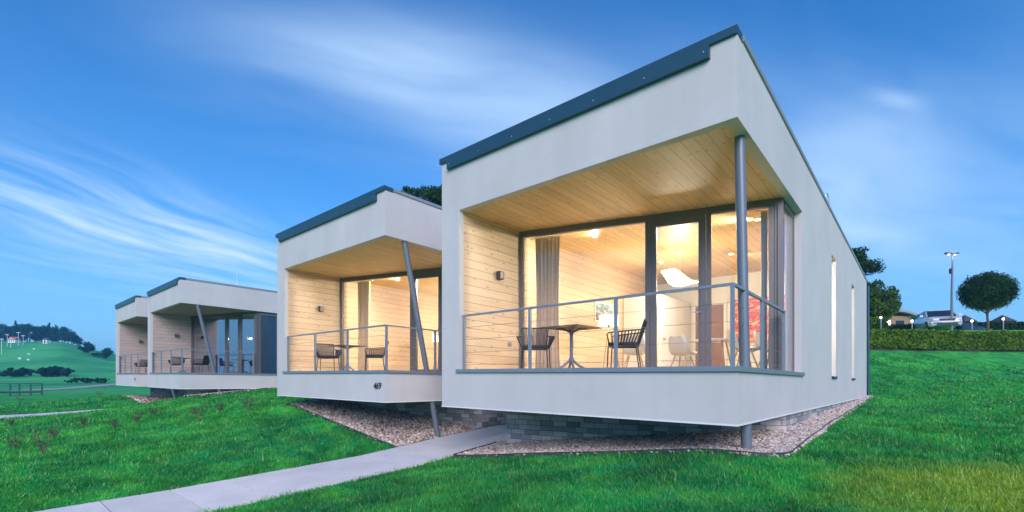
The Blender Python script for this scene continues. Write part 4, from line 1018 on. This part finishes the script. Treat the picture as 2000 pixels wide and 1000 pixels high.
def car(x, y, z, rz, body, label, L=4.5, hgt=1.5, wd=.92):
    t = empty('parked_car', (x, y, z), rz, label, 'car', 'cars parked above the bank')
    st = [(-L/2, .62, .30, .62), (-L/2+.12, .80, .22, .74), (-L/2+.5, wd*.96, .20, .86), (-L/2+1.15, wd, .20, .98), (-.4, wd, .2, 1.0), (L/2-.9, wd, .2, 1.02), (L/2-.2, wd*.93, .22, 1.0), (L/2, .76, .34, .86)]
    rings = []
    for yy, w, zb, zt in st:
        rings.append([(-w*.92,yy,zb),(-w,yy,zb+.15),(-w,yy,zt-.22),(-w*.93,yy,zt-.04),(-w*.5,yy,zt),(w*.5,yy,zt),(w*.93,yy,zt-.04),(w,yy,zt-.22),(w,yy,zb+.15),(w*.92,yy,zb)])
    b = MB(); b.loft(rings); bo = b.build('body', body, t, smooth=True)
    # greenhouse
    gs = [(-L/2+1.10, wd*.84, .97, .99), (-L/2+1.85, wd*.74, .97, hgt-.06), (-.1, wd*.72, .97, hgt-.02), (L/2-.95, wd*.70, .97, hgt-.06), (L/2-.18, wd*.72, .97, 1.02)]
    rings = [[(-wd*.88,yy,zb),(-w,yy,zt-.03),(-w*.85,yy,zt),(w*.85,yy,zt),(w,yy,zt-.03),(wd*.88,yy,zb)] for yy, w, zb, zt in gs]
    b = MB(); b.loft(rings); b.build('windows', 'carglass', t)
    rings = [[(-w*.98,yy,zt),(-w*.8,yy,zt+.035),(w*.8,yy,zt+.035),(w*.98,yy,zt)] for yy, w, zt in ((-L/2+1.80, wd*.74, hgt-.07), (-.1, wd*.73, hgt-.025), (L/2-.85, wd*.71, hgt-.07))]
    b = MB(); b.loft(rings)
    for sx in (-1, 1):
        b.tube([(sx*wd*.86, -L/2+1.1, .98), (sx*wd*.745, -L/2+1.83, hgt-.06)], .035, 6); b.tube([(sx*wd*.89, 0, .98), (sx*wd*.73, 0, hgt-.04)], .03, 6); b.tube([(sx*wd*.88, L/2-.25, 1.0), (sx*wd*.71, L/2-.9, hgt-.07)], .05, 6)
    b.build('roof', body, t)
    for sx in (-1, 1):
        for yy in (-L/2+.85, L/2-.85):
            b = MB(); b.tube([(sx*(wd-.20), yy, .32), (sx*(wd+.012), yy, .32)], .32, 20); wo = b.build('wheel', 'tyre', t); b = MB(); b.tube([(sx*(wd+.012), yy, .32), (sx*(wd+.02), yy, .32)], .2, 12); b.build('rim', 'rim', wo)
        b = MB(); b.box(sx*.42, sx*.74, -L/2-.02, -L/2+.14, .60, .73); b.build('headlight', 'lightblue', t, bevel=.02)
        b = MB(); b.box(sx*(wd+.02), sx*(wd+.2), -L/2+1.35, -L/2+1.47, .98, 1.12); b.build('mirror', body, t, bevel=.02)
        b = MB(); b.box(sx*.5, sx*.74, L/2-.06, L/2+.01, .70, .86); b.build('tail_light', 'redp', t)
    b = MB(); b.box(-.40, .40, -L/2-.025, -L/2+.06, .56, .70); b.box(-.55, .55, -L/2-.015, -L/2+.1, .28, .42); b.build('grille', 'dark', t)
    b = MB(); b.box(-.26, .26, -L/2-.04, -L/2-.02, .44, .54); b.build('number_plate', 'plate', t)
    return t
X, Y = pt(1828, 34.0); car(X, Y, hg(X, Y)+.14, R(13), 'carA', 'silver estate car facing the camera above the hedge', 4.6, 1.52, .93)
X, Y = pt(1876, 38.0); car(X, Y, hg(X, Y)-.1, R(150), 'carB', 'dark low car partly hidden behind the hedge right of the lamp post', 4.3, 1.2, .88)
for px, py, lab in ((1898, 627, 'glowing garden light between the lamp post and the ball-headed tree'), (1959, 623, 'glowing garden light on a short stem right of the ball-headed tree'), (1720, 620, 'glowing garden light under the lit green tree'), (1781, 627, 'glowing garden light at the left side of the silver car')):
    f = 32.6; X, Y = pt(px, f); zz = hg(X, Y); zl = (HOR-py)/F*f
    t = empty('garden_light', (X, Y, zz), 0, lab, 'garden light', 'garden lights above the bank')
    hh = max(.35, zl-zz); b = MB(); b.tube([(0,0,-.1), (0,0,hh-.08)], .035, 8); b.build('stem', 'post', t); b = MB(); b.lathe([(.0,-.06),(.045,-.05),(.055,0),(.045,.05),(0,.06)], (0,0,hh), 12); b.build('globe', 'glow', t); b = MB(); b.lathe([(.09,.065),(.02,.10),(0,.10)], (0,0,hh), 12); b.build('cap', 'dark', t)
    point(X, Y-.2, zz+hh+.25, 16, .08)
for px, f, w_, h_, lab in ((1884, 48, 1.4, 6.2, 'dark pointed roof peeking above the dark car'), (1957, 50, 1.6, 6.3, 'dark pointed roof right of the ball-headed tree trunk')):
    X, Y = pt(px, f); z = hg(X, Y); t = empty('pavilion', (X, Y, z), R(40), lab, 'pavilion'); a = w_/2
    hp = (HOR-615)/F*f-z
    b = MB(); b.add([(-a,-a,hp-.75),(a,-a,hp-.75),(a,a,hp-.75),(-a,a,hp-.75),(0,0,hp)], [(0,1,4),(1,2,4),(2,3,4),(3,0,4),(3,2,1,0)]); b.build('roof', 'roofdark', t)
    b = MB(); b.box(-a*.85, a*.85, -a*.85, a*.85, -.2, hp-.75); b.build('wall', 'roofdark', t)
# curved roof building
X, Y = pt(1722, 60); z = hg(X, Y); t = empty('timber_building', (X, Y, z), R(40.9), 'low timber building with a curved pale roof behind the trees', 'building')
hp = (HOR-610)/F*60-z
b = MB(); rings = []
for x in np.linspace(-4.5, 2.6, 12):
    zz = hp*(1-.018*(x+.6)**2) if x > -.6 else hp*(1-.004*(x+.6)**2)
    rings.append([(x,-3,zz),(x,-3,zz-.28),(x,4,zz-.28),(x,4,zz)])
b.loft(rings); b.build('roof', 'coping', t)
b = MB(); b.box(-4.3, 1.7, -2.4, 3.5, -.3, hp*.84); b.build('wall', 'timber', t)
for k in range(3): b = MB(); b.box(-3.6+k*1.7, -2.6+k*1.7, -2.44, -2.4, hp*.35, hp*.72); b.build('window', 'glow' if k == 1 else 'carglass', t)

# ------------------------------------------------------------------ evening air
m_ = bpy.data.materials.new('haze'); m_.use_nodes = True; t_ = NT(m_.node_tree); t_.n.remove(t_.n['Principled BSDF'])
v_ = t_.new('ShaderNodeVolumePrincipled'); v_.inputs['Color'].default_value = (.15, .62, 1, 1); v_.inputs['Density'].default_value = .00075
t_.l.new(v_.outputs[0], t_.n['Material Output'].inputs['Volume']); M['haze'] = m_
b = MB(); b.box(-1850, 1000, -650, 1450, -12, 40); tag(b.build('haze', 'haze'), 'thin blue evening haze', kind='stuff')
